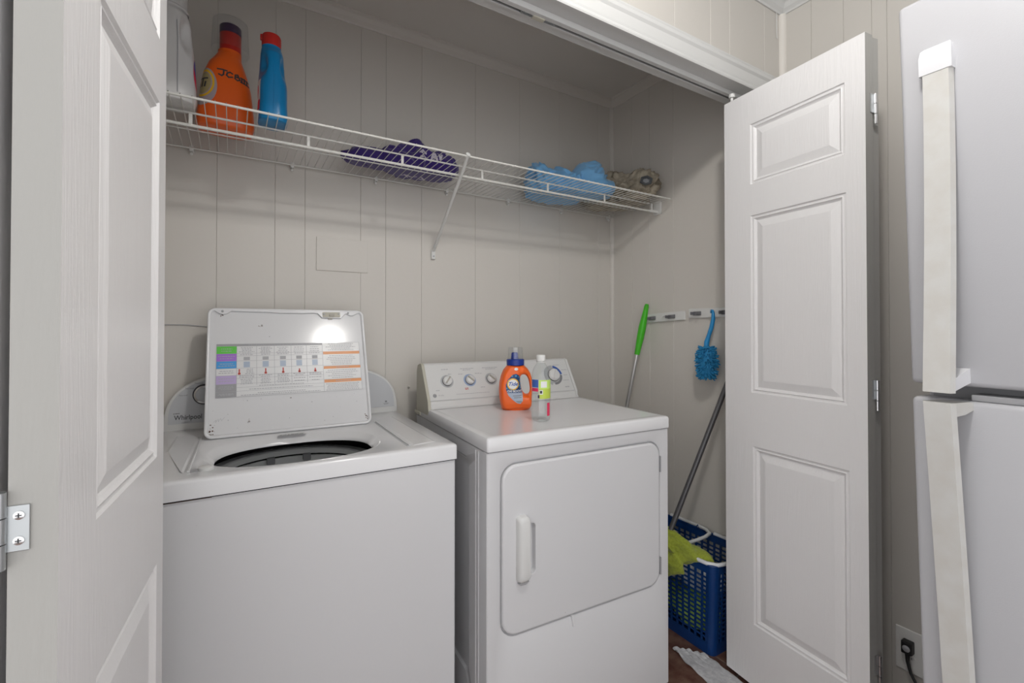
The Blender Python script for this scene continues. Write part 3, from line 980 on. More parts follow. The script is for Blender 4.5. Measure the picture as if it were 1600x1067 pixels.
# console with sloping face
cprof = [(.502, DZ), (.508, .934), (.511, .945), (.513, .955), (.5205, .9565), (.594, 1.0865), (.600, 1.0915), (.612, 1.093), (.640, 1.085), (.652, 1.06), (.655, DZ - .03), (.60, DZ - .03), (.60, DZ)]
b = MB().prism(cprof, lambda d, z: (.010, d, z), lambda d, z: (.672, d, z))
b.build('console', 'console_white', DA, bevel=.0015)
rp = [(.500, DZ - .002), (.508, .934), (.5105, .945), (.5125, .9545), (.50, DZ)]
for u0, u1, mm in ((-.002, .010, 'console_beige'), (.672, .684, 'console_white')):
    ep = [(.515, .906 if u0 < 0 else DZ), (.502, .92 if u0 < 0 else DZ + .0006), (.508, .936), (.5115, .956), (.592, 1.0875), (.600, 1.0925), (.6125, 1.0935), (.641, 1.086), (.653, 1.06), (.656, .905 if u0 < 0 else DZ)]
    MB().prism(ep, lambda d, z: (u0, d, z), lambda d, z: (u1, d, z)).build('console_end_cap', mm, DA, bevel=.002)
MB().box(-.006, .05, .60, .668, .893, .906).build('rear_bracket', 'console_beige', DA, bevel=.003)
V = Vector((0, .0735, .13)).normalized(); Nn = Vector((0, -.13, .0735)).normalized()
P0 = Vector((0, .5205, .9565))
def cf(h): return lambda u, w: tuple(P0 + V * w + Nn * h + Vector((u, 0, 0)))
print_geo('console_line', *rects_geo([(.011, .671, .0005, .0022)]), cf(.0003), 'print_mid', DA)
def dial(u, w, r, ringm, ang, big=False):
    print_geo('dial_ring', *disc_geo(u, w, r * 1.42, r * 1.42, 40, .72), cf(.0008), ringm, DA)
    b = MB(); b.tube([cf(h)(u, w) for h in (.0003, .004)], [r * 1.06, r * 1.03], 32); k = b.build('dial', 'print_dark', DA, smooth=True)
    b = MB(); b.tube([cf(h)(u, w) for h in (.002, .014, .0165)], [r, r * .95, r * .82], 32); b.build('dial_face', 'knob_white', k, smooth=0.9)
    ca, sa = math.cos(ang), math.sin(ang)
    g_ = [(-r * .85, -r * .16), (r * .85, -r * .16), (r * .85, r * .16), (-r * .85, r * .16)]
    g_ = [(u + x * ca - y * sa, w + x * sa + y * ca) for x, y in g_]
    MB().prism(g_, cf(.0150), cf(.021)).build('pointer', 'pointer_beige' if not big else 'knob_white', k, bevel=.0012)
    return k
dial(.091, .077, .0185, 'ring_grey', R(52))
dial(.187, .077, .0185, 'ring_blue', R(-45))
dial(.281, .077, .0185, 'ring_grey', R(-45))
dial(.586, .077, .027, 'ring_grey', R(60), True)
# arcs round the big dial
def arc(u, w, r0, r1, a0, a1, n=18):
    vs = []
    for k in range(n + 1):
        a = a0 + (a1 - a0) * k / n
        vs += [(u + r0 * math.cos(a), w + r0 * math.sin(a)), (u + r1 * math.cos(a), w + r1 * math.sin(a))]
    return vs, [(2 * k, 2 * k + 1, 2 * k + 3, 2 * k + 2) for k in range(n)]
print_geo('dial_scale', *arc(.586, .077, .037, .047, R(5), R(80)), cf(.0012), 'print_blue', DA)
print_geo('dial_scale', *arc(.586, .077, .034, .044, R(-95), R(0)), cf(.0012), 'print_grey', DA)
print_geo('dial_scale', *arc(.586, .077, .036, .048, R(85), R(250)), cf(.0010), 'ring_grey', DA)
random.seed(5)
def words(u, w, L, h=.0026):
    out = []; x = u
    while x < u + L:
        l = random.uniform(.004, .010); out.append((x, min(x + l, u + L), w, w + h)); x += l + .0018
    return out
rr = words(.075, .127, .028) + words(.155, .127, .06) + words(.165, .121, .035) + words(.252, .127, .07) + words(.265, .121, .045)
rr += words(.10, .106, .014) + words(.040, .040, .014) + words(.143, .104, .02) + words(.215, .104, .02) + words(.228, .043, .018) + words(.12, .020, .14, .002) + words(.237, .103, .008)
rr += words(.635, .10, .03) + words(.64, .075, .02) + words(.63, .05, .03) + words(.63, .018, .022, .004) + words(.60, .125, .03)
print_geo('console_print', *rects_geo(rr), cf(.0006), 'print_mid', DA)
print_geo('console_print', *rects_geo(words(.160, .043, .014) + words(.160, .038, .014)), cf(.0006), 'print_red', DA)
print_geo('console_logo', *merge(disc_geo(.032, .021, .0075, .0075, 28, .78), disc_geo(.032, .021, .005, .005, 20, .35)), cf(.0006), 'print_grey', DA)
print_geo('console_lettering', *shift(text_geo('Profile', .0085, shear=.2), .046, .018), cf(.0006), 'print_mid', DA)
# door slab
b = MB()
def dlp(ins, y): return [(x, y, z) for x, z in rrect(du0 + ins, du1 - ins, dz0 + ins, dz1 - ins, max(.048 - ins, .01), 6)]
b.loft([dlp(.002, .011), dlp(.002, .002), dlp(.004, -.002), dlp(.008, -.004)], False, False)
hx0, hx1, hz0, hz1 = .122, .156, .523, .672
lp = dlp(.008, -.004)
hl = [(x, -.004, z) for x, z in rrect(hx0, hx1, hz0, hz1, .012, 6)]
hl2 = [(x, -.004 + .001, z) for x, z in rrect(hx0 + .002, hx1 - .002, hz0 + .002, hz1 - .002, .011, 6)]
hl3 = [(x, .022, z) for x, z in rrect(hx0 + .006, hx1 - .006, hz0 + .006, hz1 - .006, .009, 6)]
b.loft([lp, hl, hl2, hl3], False, True)
ddoor = b.build('door', 'appliance_white', DA, smooth=0.25)
b = MB()
hp_ = rrect(.089, .127, .512, .700, .012, 6)
b.loft([[(x, -.0038, z) for x, z in hp_], [(x, -.016, z) for x, z in rrect(.090, .127, .514, .698, .012, 6)], [(x, -.023, z) for x, z in rrect(.094, .1262, .520, .692, .012, 6)], [(x, -.025, z) for x, z in rrect(.099, .1245, .526, .686, .010, 6)]], False, True)
b.build('handle', 'console_white', ddoor, smooth=0.7)
b = MB(); b.prism([(.092, .512), (.127, .512), (.120, .500), (.104, .501)], lambda x, z: (x, -.0045, z), lambda x, z: (x, -.014 if z > .505 else -.006, z)); b.build('handle_foot', 'panel_grey', ddoor)
for z0, z1 in ((.742, .796), (.396, .454)):
    MB().box(.647, .6525, -.0045, .004, z0, z1).build('door_hinge', 'gasket', DA, bevel=.001)
MB().prism([(.279, .366), (.287, .366), (.291, .335), (.286, .330)], lambda x, z: (x, -.006, z), lambda x, z: (x, .001, z)).build('door_pull_tab', 'appliance_top', DA)

# ------------------------------------------------------------------ refrigerator
fa = R(1.64)
FT = R(0.95)
FR = node('refrigerator', (1.1436, .385, 0), label='white textured top-freezer refrigerator beside the folded right closet door', cat='refrigerator')
FR.rotation_euler = (0, 0, 0)
ts_, tc_ = math.sin(fa), math.cos(fa)
def ff(t, s, z):      # t along the front, s outwards, z up (slight lean along the front)
    t2 = t + (1.10 - z) * .0225 + .008
    return (-t2 * ts_ - s * tc_, -t2 * tc_ + s * ts_, z)
def fbox(t0, t1, s0, s1, z0, z1, name, m, parent, bev, seg=3):
    return MB(ff).box(t0, t1, s0, s1, z0, z1).build(name, m, parent, bevel=bev, seg=seg, smooth=True)
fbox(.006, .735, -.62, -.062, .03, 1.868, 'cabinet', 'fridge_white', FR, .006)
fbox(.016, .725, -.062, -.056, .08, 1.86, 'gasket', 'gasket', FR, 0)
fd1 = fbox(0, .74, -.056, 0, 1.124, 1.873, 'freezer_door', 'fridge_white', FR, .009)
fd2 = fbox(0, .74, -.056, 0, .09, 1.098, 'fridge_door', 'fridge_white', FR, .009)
fbox(.01, .73, -.10, -.058, .03, .085, 'toe_grille', 'gasket', FR, .002)
fbox(.085, .20, -.052, -.008, 1.0985, 1.110, 'hinge_cover', 'gasket', FR, .002)
for t in (.05, .69):
    for s in (-.10, -.58): MB(ff).box(t - .015, t + .015, s - .015, s + .015, 0, .031).build('foot', 'black_rubber', FR)
def fhandle(parent, path, w0, w1, name):
    """curved strap handle: path = [(z, standoff)], strap from t=w0 to w1"""
    b = MB(ff)
    n = len(path)
    loops = []
    for z, s in path:
        loops.append([(w0, s - .012, z), (w0 + .004, s, z), (w1 - .004, s, z), (w1, s - .012, z), (w1 - .004, s - .016, z), (w0 + .004, s - .016, z)])
    b.loft(loops, True, True)
    return b.build(name, 'fridge_handle', parent, smooth=0.9)
pth = [(1.7115, .016)] + [(1.71 - .59 * k / 16.0, .016 + .050 * (k / 16.0) ** 1.5) for k in range(1, 16)] + [(1.116, .066)]
h1_ = fhandle(fd1, pth, .037, .083, 'handle')
b = MB(ff); b.loft([[(.036, .017, 1.7117), (.084, .017, 1.7117), (.084, -.001, 1.7117), (.036, -.001, 1.7117)], [(.036, .017, 1.745), (.084, .017, 1.745), (.084, -.001, 1.745), (.036, -.001, 1.745)], [(.0375, .012, 1.760), (.0825, .012, 1.760), (.0825, -.001, 1.760), (.0375, -.001, 1.760)], [(.041, .004, 1.766), (.079, .004, 1.766), (.079, -.001, 1.766), (.041, -.001, 1.766)]], True, True)
b.build('handle_cap', 'fridge_cap', h1_, smooth=0.6)
b = MB(ff); b.loft([[(.042, .052, 1.118), (.080, .052, 1.118), (.080, .052, 1.140), (.042, .052, 1.140)], [(.044, .02, 1.126), (.084, .02, 1.126), (.084, .02, 1.150), (.044, .02, 1.150)], [(.046, -.001, 1.132), (.088, -.001, 1.132), (.088, -.001, 1.158), (.046, -.001, 1.158)]], True, True)
b.build('handle_mount', 'fridge_cap', h1_, smooth=True)
pth = [(1.0985, .066)] + [(1.0975 - .80 * k / 18.0, .016 + .050 * (1 - k / 18.0) ** 1.4) for k in range(0, 19)]
h2_ = fhandle(fd2, pth, .037, .083, 'handle')
b = MB(ff); b.loft([[(.040, .054, 1.098), (.081, .054, 1.098), (.081, .054, 1.074), (.040, .054, 1.074)], [(.042, .02, 1.0975), (.085, .02, 1.0975), (.085, .02, 1.076), (.042, .02, 1.076)], [(.044, -.001, 1.097), (.09, -.001, 1.097), (.09, -.001, 1.083), (.044, -.001, 1.083)]], True, True)
b.build('handle_mount', 'fridge_handle', h2_, smooth=True)

# ------------------------------------------------------------------ wire shelf
SZ = 1.839
SH = node('wire_shelf', (0.75, YB, SZ), label='white ventilated wire shelf along the back wall', cat='wire shelf')
X0S, X1S = -.36, 1.745
def sl(x, y, z): return (x - .75, y - YB, z - SZ)
def rod(name, x0, x1, y, z, r):
    return MB().tube([sl(x0, y, z), sl(x1, y, z)], r, 8).build(name, 'wire_white', SH, smooth=True)
rod('front_rod', X0S, X1S, 1.4675, SZ - .0045, .0036)
rod('deck_rod', X0S, 1.725, 1.573, SZ - .0045, .0030)
rod('hang_rail', X0S, 1.728, 1.573, 1.799, .0046)
rod('deck_rod', X0S, 1.775, 1.705, SZ - .0045, .0026)
rod('back_rod', X0S, 1.775, 1.879, SZ - .0045, .0030)
wm = MB().tube([(0, -.4365, -.0015), (0, -.016, 0.0)], .00135, 5, caps=False).mesh('deck_wire', smooth=True)
k = 0
x = X0S + .012
while x < 1.772:
    wob = link('deck_wire', wm, 'wire_white', SH)
    wob.location = (x - .75, 0, 0)
    x += .0254
for xx in (-.104, .201, .503, .815, 1.122, 1.436):
    MB().box(xx - .75 - .0045, xx - .75 + .0045, 1.5715 - YB, 1.5745 - YB, 1.799 - SZ, -.003).build('rail_tab', 'wire_white', SH, bevel=.0008)
for xx in (-.121, .186, .493, .802, 1.114, 1.428, 1.75):
    b = MB(); b.box(xx - .75 - .006, xx - .75 + .006, -.022, -.0004, -.014, .004); b.tube([(xx - .75, -.006, -.016), (xx - .75, -.018, -.024)], .005, 10)
    b.build('wall_clip', 'plastic_white', SH, bevel=.0015)
# end bracket on the right wall
b = MB()
br = rrect(-.046, .0, -.052, .012, .010, 4)
b.prism(br, lambda a, z: (XR - .75 - .0005, 1.598 + a - YB, z), lambda a, z: (XR - .75 - .012, 1.598 + a - YB, z))
b.build('end_bracket', 'plastic_white', SH, bevel=.002)
b = MB(); b.box(1.72 - .75, XR - .75 - .010, 1.566 - YB, 1.580 - YB, -.046, -.034); b.box(1.735 - .75, 1.742 - .75, 1.568 - YB, 1.578 - YB, -.046, -.004); b.build('bracket_arm', 'plastic_white', SH, bevel=.002)
# diagonal brace with wall foot
b = MB(); b.tube([sl(.704, 1.470, 1.836), sl(.711, 1.52, 1.806), sl(.741, 1.885, 1.566)], .0062, 10)
brc = b.build('support_brace', 'plastic_white', SH, smooth=True)
b = MB(); b.tube([sl(.704, 1.464, 1.8405), sl(.704, 1.476, 1.834)], .0085, 10); b.build('brace_hook', 'plastic_white', brc, smooth=True)
b = MB(); b.prism([(-.010, -.03), (.010, -.03), (.010, .006), (.006, .014), (-.006, .014), (-.010, .006)], lambda a, z: (.742 - .75 + a, -.0005, 1.560 - SZ + z), lambda a, z: (.742 - .75 + a * .85, -.013, 1.560 - SZ + z))
bf = b.build('brace_foot', 'plastic_white', brc, bevel=.002)
b = MB(); b.tube([sl(.742, YB - .013, 1.542), sl(.742, YB - .0155, 1.542)], .0035, 10); b.build('brace_screw', 'ring_grey', brc)

# ------------------------------------------------------------------ bottles on the shelf
DECK = SZ + .0012
def dent(o, c, r, depth, direction):
    c = Vector(c); d = Vector(direction).normalized()
    for v in o.data.vertices:
        q = v.co - c
        e = (q.x / r[0]) ** 2 + (q.y / r[1]) ** 2 + (q.z / r[2]) ** 2
        if e < 4: v.co += d * depth * math.exp(-e * 1.4)
def lsec(secs, N=56, dz=None):
    return [superell(cx, cy, rx, ry, n, N, z) for z, cx, cy, rx, ry, n in secs]
def interp(secs, k=5):
    out = []
    for i in range(len(secs) - 1):
        for j in range(k):
            t = j / k; out.append(tuple(secs[i][q] * (1 - t) + secs[i + 1][q] * t for q in range(6)))
    out.append(secs[-1]); return out
# orange detergent bottle
OB = node('detergent_bottle', (-.022, 1.692, DECK), R(3), 'large orange detergent bottle with black handwriting on the wire shelf', 'bottle')
secs = [(0.0, 0, 0, .066, .046, 3.2), (.004, 0, 0, .073, .052, 3.4), (.02, 0, 0, .078, .056, 3.6), (.05, .001, 0, .0755, .0555, 3.6), (.09, .002, 0, .0705, .054, 3.6), (.13, .002, 0, .066, .052, 3.4), (.17, .001, 0, .0585, .048, 3.0), (.205, .002, 0, .047, .043, 2.5), (.228, .006, 0, .036, .036, 2.1), (.243, .010, 0, .0315, .0315, 2.0), (.250, .010, 0, .0315, .0315, 2)]
ob = MB().loft(lsec(interp(secs, 4), 64)).build('body', 'tide_orange', OB, smooth=1.2)
b = MB().lathe([(.029, .248), (.029, .318), (.027, .320)], 28, c=(.012, 0)); b.build('spout', 'cap_red', OB, smooth=0.8)
b = MB().lathe([(.0295, .305), (.0295, .330), (.0265, .333), (.0, .333)], 28, c=(.012, 0), close=False); b.build('spout_cap', 'cap_purple', OB, smooth=0.8)
b = MB().lathe([(.052, .252), (.0515, .254), (.0475, .345), (.045, .347), (.0, .347)], 36, c=(.012, 0), close=False); b.build('measuring_cup', 'clear_cup', OB, smooth=0.8)
ey = (0, 0, 1)
strk = [[(-.034, .030), (-.020, .031), (-.010, .030)], [(-.018, .030), (-.019, .016), (-.024, .011), (-.031, .014)],
        [(.004, .025), (-.002, .028), (-.009, .024), (-.011, .016), (-.006, .011), (.004, .014)],
        [(.011, .012), (.012, .024), (.018, .026), (.020, .020), (.014, .018), (.022, .017), (.024, .011), (.017, .008), (.011, .012)],
        [(.029, .020), (.029, .006)], [(.035, .020), (.036, .005)], [(.042, .018), (.043, .004)], [(.026, .020), (.047, .016)], [(.026, .006), (.048, .002)]]
project_print('handwriting', stroke_geo(strk, .0044), ob, (.011, -.05, .141), (1, 0, 0), ey, 'print_dark', OB, cut=.004)
# side label, seen edge-on at the left
exl = Vector((.78, -.62, 0)).normalized()
for nm, gq, m_ in (('label', disc_geo(0, 0, .036, .060, 36), 'label_foil'), ('label_ring', disc_geo(0, .010, .030, .044, 36, .84), 'label_yellow'), ('label_ring', disc_geo(0, .010, .022, .034, 36), 'label_olive')):
    project_print(nm, gq, ob, (-.064, -.045, .112), exl, ey, m_, OB, off=.0006 + (.0004 if nm != 'label' else 0), cut=.006)
project_print('label_lettering', stroke_geo([[(-.012, .02), (.012, .02)], [(0, .02), (-.003, -.005)], [(.008, .008), (.006, -.005)], [(-.012, .003), (-.014, -.006)]], .005), ob, (-.064, -.045, .116), exl, ey, 'print_dark', OB, off=.0014, cut=.005)
# blue bottle
BB = node('bleach_bottle', (.100, 1.562, DECK), R(0), 'blue bottle with red cap on the wire shelf', 'bottle')
secs = [(0.0, 0, 0, .032, .040, 2.6), (.003, 0, 0, .0385, .046, 2.8), (.015, 0, 0, .0405, .048, 2.9), (.06, 0, 0, .0385, .047, 2.9), (.10, .0, 0, .0385, .047, 2.8), (.14, 0, 0, .0385, .047, 2.6), (.18, -.001, 0, .036, .045, 2.4), (.205, -.002, 0, .032, .040, 2.2), (.218, -.003, 0, .029, .031, 2.0), (.228, -.004, 0, .026, .026, 2.0), (.236, -.004, 0, .026, .026, 2.0)]
bb = MB().loft(lsec(interp(secs, 5), 64)).build('body', 'bottle_blue', BB, smooth=1.2)
dent(bb, (-.030, -.022, .165), (.013, .03, .034), .024, (.75, .65, 0))
dent(bb, (.032, -.022, .165), (.013, .03, .034), .024, (-.75, .65, 0))
b = MB().lathe([(.0262, .232), (.0265, .262), (.024, .268), (.0, .268)], 30, c=(-.004, 0), close=False); cp = b.build('cap', 'cap_red', BB, smooth=0.8)
b = MB(); b.box(-.034, -.026, -.006, .006, .250, .266); b.build('cap_lug', 'cap_red', cp, bevel=.002)
MB().tube([(-.001, -.0482, .012), (0, -.0474, .06), (0, -.0474, .12), (0, -.046, .165)], .0007, 5).build('seam', 'bottle_blue', BB)
project_print('label', rects_geo([(-.03, .03, -.045, .045)]), bb, (-.04, 0, .075), (0, -1, 0), ey, 'label_white', BB, cut=.008)
project_print('label_stripe', merge(rects_geo([(-.03, .03, -.045, -.015)]), disc_geo(0, .015, .02, .02)), bb, (-.04, 0, .075), (0, -1, 0), ey, 'label_crimson', BB, off=.001, cut=.008)
# white jug
WJ = node('softener_jug', (-.156, 1.560, DECK), R(8), 'large white plastic jug at the left end of the wire shelf', 'bottle')
secs = [(0.0, 0, 0, .056, .042, 2.8), (.004, 0, 0, .064, .050, 3.0), (.02, 0, 0, .067, .053, 3.1), (.08, 0, 0, .064, .052, 3.0), (.13, 0, 0, .061, .051, 2.9), (.18, 0, 0, .058, .050, 2.6), (.225, 0, 0, .054, .049, 2.3), (.243, 0, 0, .050, .048, 2.1), (.252, 0, 0, .046, .046, 2.0), (.256, 0, 0, .046, .046, 2.0)]
wj = MB().loft(lsec(interp(secs, 5), 64)).build('body', 'jug_white', WJ, smooth=1.2)
dent(wj, (.045, -.035, .19), (.016, .03, .045), .030, (-.6, .8, 0))
dent(wj, (-.045, -.035, .19), (.016, .03, .045), .030, (.6, .8, 0))
b = MB().lathe([(.0475, .252), (.048, .258), (.0445, .262), (.0445, .320), (.042, .324), (.0, .324)], 40, close=False); b.build('cap', 'jug_white', WJ, smooth=0.7)
MB().tube([(.020, -.0532, .02), (.020, -.0522, .10), (.020, -.0506, .17), (.018, -.0478, .215)], .0011, 6).build('seam', 'print_mid', WJ)
project_print('label', disc_geo(0, 0, .030, .055, 24), wj, (.06, -.005, .085), (0, 1, 0), ey, 'label_crimson', WJ, cut=.008)
project_print('label_mark', disc_geo(-.004, .02, .022, .03, 24), wj, (.06, -.005, .085), (0, 1, 0), ey, 'print_blue', WJ, off=.001, cut=.008)

# ------------------------------------------------------------------ clothes on the shelf
def cloth(name, m, blobs, label, cat, **kw):
    o = crumple(name, m, blobs, DECK, **kw)
    return o
pc = node('purple_garment', (.58, 1.76, DECK), label='crumpled dark purple garment with pale lettering on the wire shelf', cat='garment')
pcm = crumple('fabric', 'purple_cloth', [((.60, 1.765, DECK + .035), (.13, .085, .070)), ((.615, 1.77, DECK + .07), (.058, .05, .066)), ((.70, 1.76, DECK + .04), (.085, .085, .058)), ((.46, 1.745, DECK + .02), (.13, .055, .042)), ((.735, 1.79, DECK + .05), (.035, .05, .05))], DECK, seed=1, amp=.017, freq=16, sub=6, wall_y=YB - .022)
pcm.parent = pc; pcm.location = -Vector(pc.location)
lt = merge(stroke_geo([[(-.018, .012), (-.030, .016), (-.040, .008), (-.030, 0), (-.018, -.006), (-.026, -.016), (-.040, -.012)], [(0, -.016), (.012, .016), (.022, -.016)], [(.004, -.004), (.018, -.004)], [(.03, .016), (.034, -.014), (.044, .012)]], .008))
pl = project_print('print', lt, pcm, (.655, 1.70, DECK + .052), (1, -.15, 0), (0, .35, 1), 'cloth_print', pc, off=.0012, cut=.005)
pl.location = -Vector(pc.location)
lt2 = stroke_geo([[(-.03, 0), (-.01, .012), (.01, -.004), (.03, .01)], [(-.02, .014), (0, -.012)], [(.05, .012), (.07, -.012), (.05, -.012)]], .007)
pl = project_print('print', lt2, pcm, (.60, 1.80, DECK + .01), (1, 0, 0), (0, -1, .001), 'cloth_print', pc, off=.0004, cut=.005)
pl.location = -Vector(pc.location)
lb = crumple('blue_garment', 'blue_cloth', [((1.30, 1.73, DECK + .035), (.17, .135, .080)), ((1.18, 1.73, DECK + .06), (.055, .07, .075)), ((1.41, 1.66, DECK + .075), (.085, .085, .085)), ((1.30, 1.74, DECK + .07), (.09, .06, .070)), ((1.45, 1.64, DECK + .03), (.07, .09, .05))], DECK, seed=4, amp=.024, freq=14, sub=6, wall_y=YB - .022)
tag(lb, 'crumpled light blue garment beside the tan one on the wire shelf', 'garment')
tc_o = node('tan_garment', (1.66, 1.68, DECK), label='crumpled tan patterned garment in the right corner of the wire shelf', cat='garment')
tm = crumple('fabric', 'tan_cloth', [((1.66, 1.68, DECK + .04), (.100, .14, .100)), ((1.63, 1.72, DECK + .08), (.085, .09, .085)), ((1.68, 1.58, DECK + .08), (.075, .085, .070)), ((1.60, 1.77, DECK + .02), (.10, .09, .05))], DECK, seed=9, amp=.025, freq=19, sub=6, wall_y=YB - .022)
for v in tm.data.vertices:
    if v.co.x > XR - .006: v.co.x = XR - .006
tm.parent = tc_o; tm.location = -Vector(tc_o.location)
hx = [(math.cos(k * PI / 3 + .3), math.sin(k * PI / 3 + .3)) for k in range(6)]
bo = Vector((1.628, 1.505, DECK + .070)) - Vector(tc_o.location)
e1 = Vector((.81, -.58, 0)); e2 = Vector((.15, .2, .97)).normalized(); e3 = e1.cross(e2)
b = MB(); b.loft([[bo + e1 * x * .031 + e2 * y * .025 for x, y in hx], [bo + e1 * x * .030 + e2 * y * .024 + e3 * .008 for x, y in hx], [bo + e1 * x * .021 + e2 * y * .016 + e3 * .008 for x, y in hx], [bo + e1 * x * .016 + e2 * y * .012 for x, y in hx]], False, False)
b.build('buckle', 'buckle_grey', tc_o)
b = MB(); b.loft([[bo + e1 * x * .018 + e2 * y * .014 + e3 * .001 for x, y in hx], [bo + e1 * x * .010 + e2 * y * .008 + e3 * .003 for x, y in hx]], False, True)
b.build('buckle_centre', 'buckle_light', tc_o)

# ------------------------------------------------------------------ things on the dryer
dR = Matrix.Rotation(R(-2.7657), 4, 'Z')
def dloc(u, d, z): return Vector((.6002, 1.1293, 0)) + (dR @ Vector((u, d, z)))
DTOP = DZ - .0008
# small orange detergent bottle with handle hole
TB = node('detergent_bottle', dloc(.293, .372, DTOP), R(-27), 'orange detergent bottle with blue cap on the dryer top', 'bottle')
outl = [(.052, .003), (.058, .010), (.062, .030), (.064, .060), (.0645, .090), (.062, .115), (.056, .135), (.046, .152), (.034, .163), (.028, .168), (-.028, .168), (-.034, .163), (-.045, .150), (-.054, .130), (-.060, .105), (-.0625, .075), (-.0605, .045), (-.056, .020), (-.050, .004), (-.045, .0), (.045, .0)]
hc = Vector((.036, .094))
NT = 72
def ray_out(a):
    d = Vector((math.cos(a), math.sin(a))); best = 0
    for i in range(len(outl)):
        p = Vector(outl[i]); q = Vector(outl[(i + 1) % len(outl)]); e = q - p
        den = d.x * e.y - d.y * e.x
        if abs(den) < 1e-9: continue
        w_ = p - hc
        t = (w_.x * e.y - w_.y * e.x) / den; u = (w_.x * d.y - w_.y * d.x) / den
        if t > 0 and -1e-6 <= u <= 1 + 1e-6: best = max(best, t)
    return hc + d * best
def hole(a):
    c, s = math.cos(a), math.sin(a)
    x, y = .0165 * math.copysign(abs(c) ** .8, c), .036 * math.copysign(abs(s) ** .8, s)
    return hc + Vector((x - y * .16, y))
NS = 16
front = []
for j in range(NS + 1):
    s = j / NS
    loop = []
    for k in range(NT):
        a = 2 * PI * k / NT
        po, pi_ = ray_out(a), hole(a)
        p = po * (1 - s) + pi_ * s
        wd = (po - pi_).length
        edge = min((p - po).length, 10); edgi = (p - pi_).length
        tmax = min(.038, .010 + wd * .55)
        q = min(1.0, edge / .016); q2 = min(1.0, edgi / max(.012, wd * .35))
        th_ = tmax * math.sqrt(max(0, 1 - (1 - q) ** 2)) * math.sqrt(max(0, 1 - (1 - q2) ** 2))
        th_ *= .95 if p.y < .02 else 1
        loop.append((p.x, -th_, p.y))
    front.append(loop)
loops = front + [[(x, -y, z) for x, y, z in l] for l in reversed(front)]
tb = MB().loft(loops, False, False)
tbo = tb.build('body', 'tide_orange', TB, smooth=2.0)
b = MB().lathe([(.0, 0.0), (.045, 0.0), (.05, .006), (.05, .02)], 40, close=False)
b.v = [(x * 1.05, y * .62, z) for x, y, z in b.v]
b.build('foot_ring', 'tide_orange', TB, smooth=True)
b = MB().lathe([(.027, .164), (.033, .166), (.0335, .185), (.031, .188), (.0, .188)], 36, close=False); b.build('collar', 'cap_blue', TB, smooth=0.7)
b = MB().lathe([(.0145, .187), (.0125, .210), (.009, .213), (.0, .213)], 24, c=(-.003, 0), close=False); b.build('spout', 'cap_blue', TB, smooth=0.8)
b = MB().lathe([(.0295, .1885), (.0285, .192), (.0265, .232), (.0, .2335)], 36, close=False); b.build('measuring_cup', 'clear_cup', TB, smooth=0.8)
fo_ = (0, 0, 0)
def tp(nm, gq, m_, off, cut=.004): project_print(nm, gq, tbo, fo_, (1, 0, 0), (0, 0, 1), m_, TB, off=off, cut=cut)
lab = [(-.012, .133), (.000, .136), (.010, .130), (.018, .112), (.022, .085), (.025, .060), (.024, .036), (.016, .026), (.004, .028), (-.012, .040), (-.028, .056), (-.037, .076), (-.038, .095), (-.030, .115)]
tp('label', (lab, [tuple(range(len(lab)))]), 'label_navy', .0006)
lowl = [(-.0335, .066), (.024, .066), (.025, .060), (.024, .036), (.016, .026), (.004, .028), (-.012, .040), (-.028, .056)]
tp('label_foot', (lowl, [tuple(range(len(lowl)))]), 'chart_icon', .0010)
random.seed(2)
tp('label_bubbles', merge(*[disc_geo(x, y, r_, r_, 10) for x, y, r_ in [(-.001, .128, .0035), (.009, .124, .003), (.014, .112, .0035), (.017, .098, .003), (.012, .091, .003), (-.015, .127, .003), (-.027, .112, .003), (-.034, .083, .003), (.016, .083, .0035)]]), 'label_teal', .0010)
tp('label_ring', disc_geo(-.012, .098, .0215, .0215, 30), 'label_yellow', .0012)
tp('label_ring', disc_geo(-.012, .098, .0175, .0175, 30), 'label_white', .0016)
tp('label_lettering', shift(text_geo('Tide', .0195, shear=.25, bold=.0004, align='CENTER'), -.0125, .0925), 'print_blue', .0021)
tp('label_lettering', shift(text_geo('OXI BOOST', .0105, bold=.0003, align='CENTER'), -.0055, .0688), 'label_white', .0021)
tp('label_lettering', shift(text_geo('ULTRA', .006, align='CENTER'), -.022, .0775), 'label_teal', .0021)
tp('label_print', rects_geo([(-.012, .020, .054, .0565), (-.008, .020, .047, .0495), (.0, .021, .0335, .036), (.004, .02, .030, .0318)]), 'print_grey', .0016)
tp('load_mark', merge(disc_geo(0, .153, .007, .005, 16)), 'label_white', .0008)
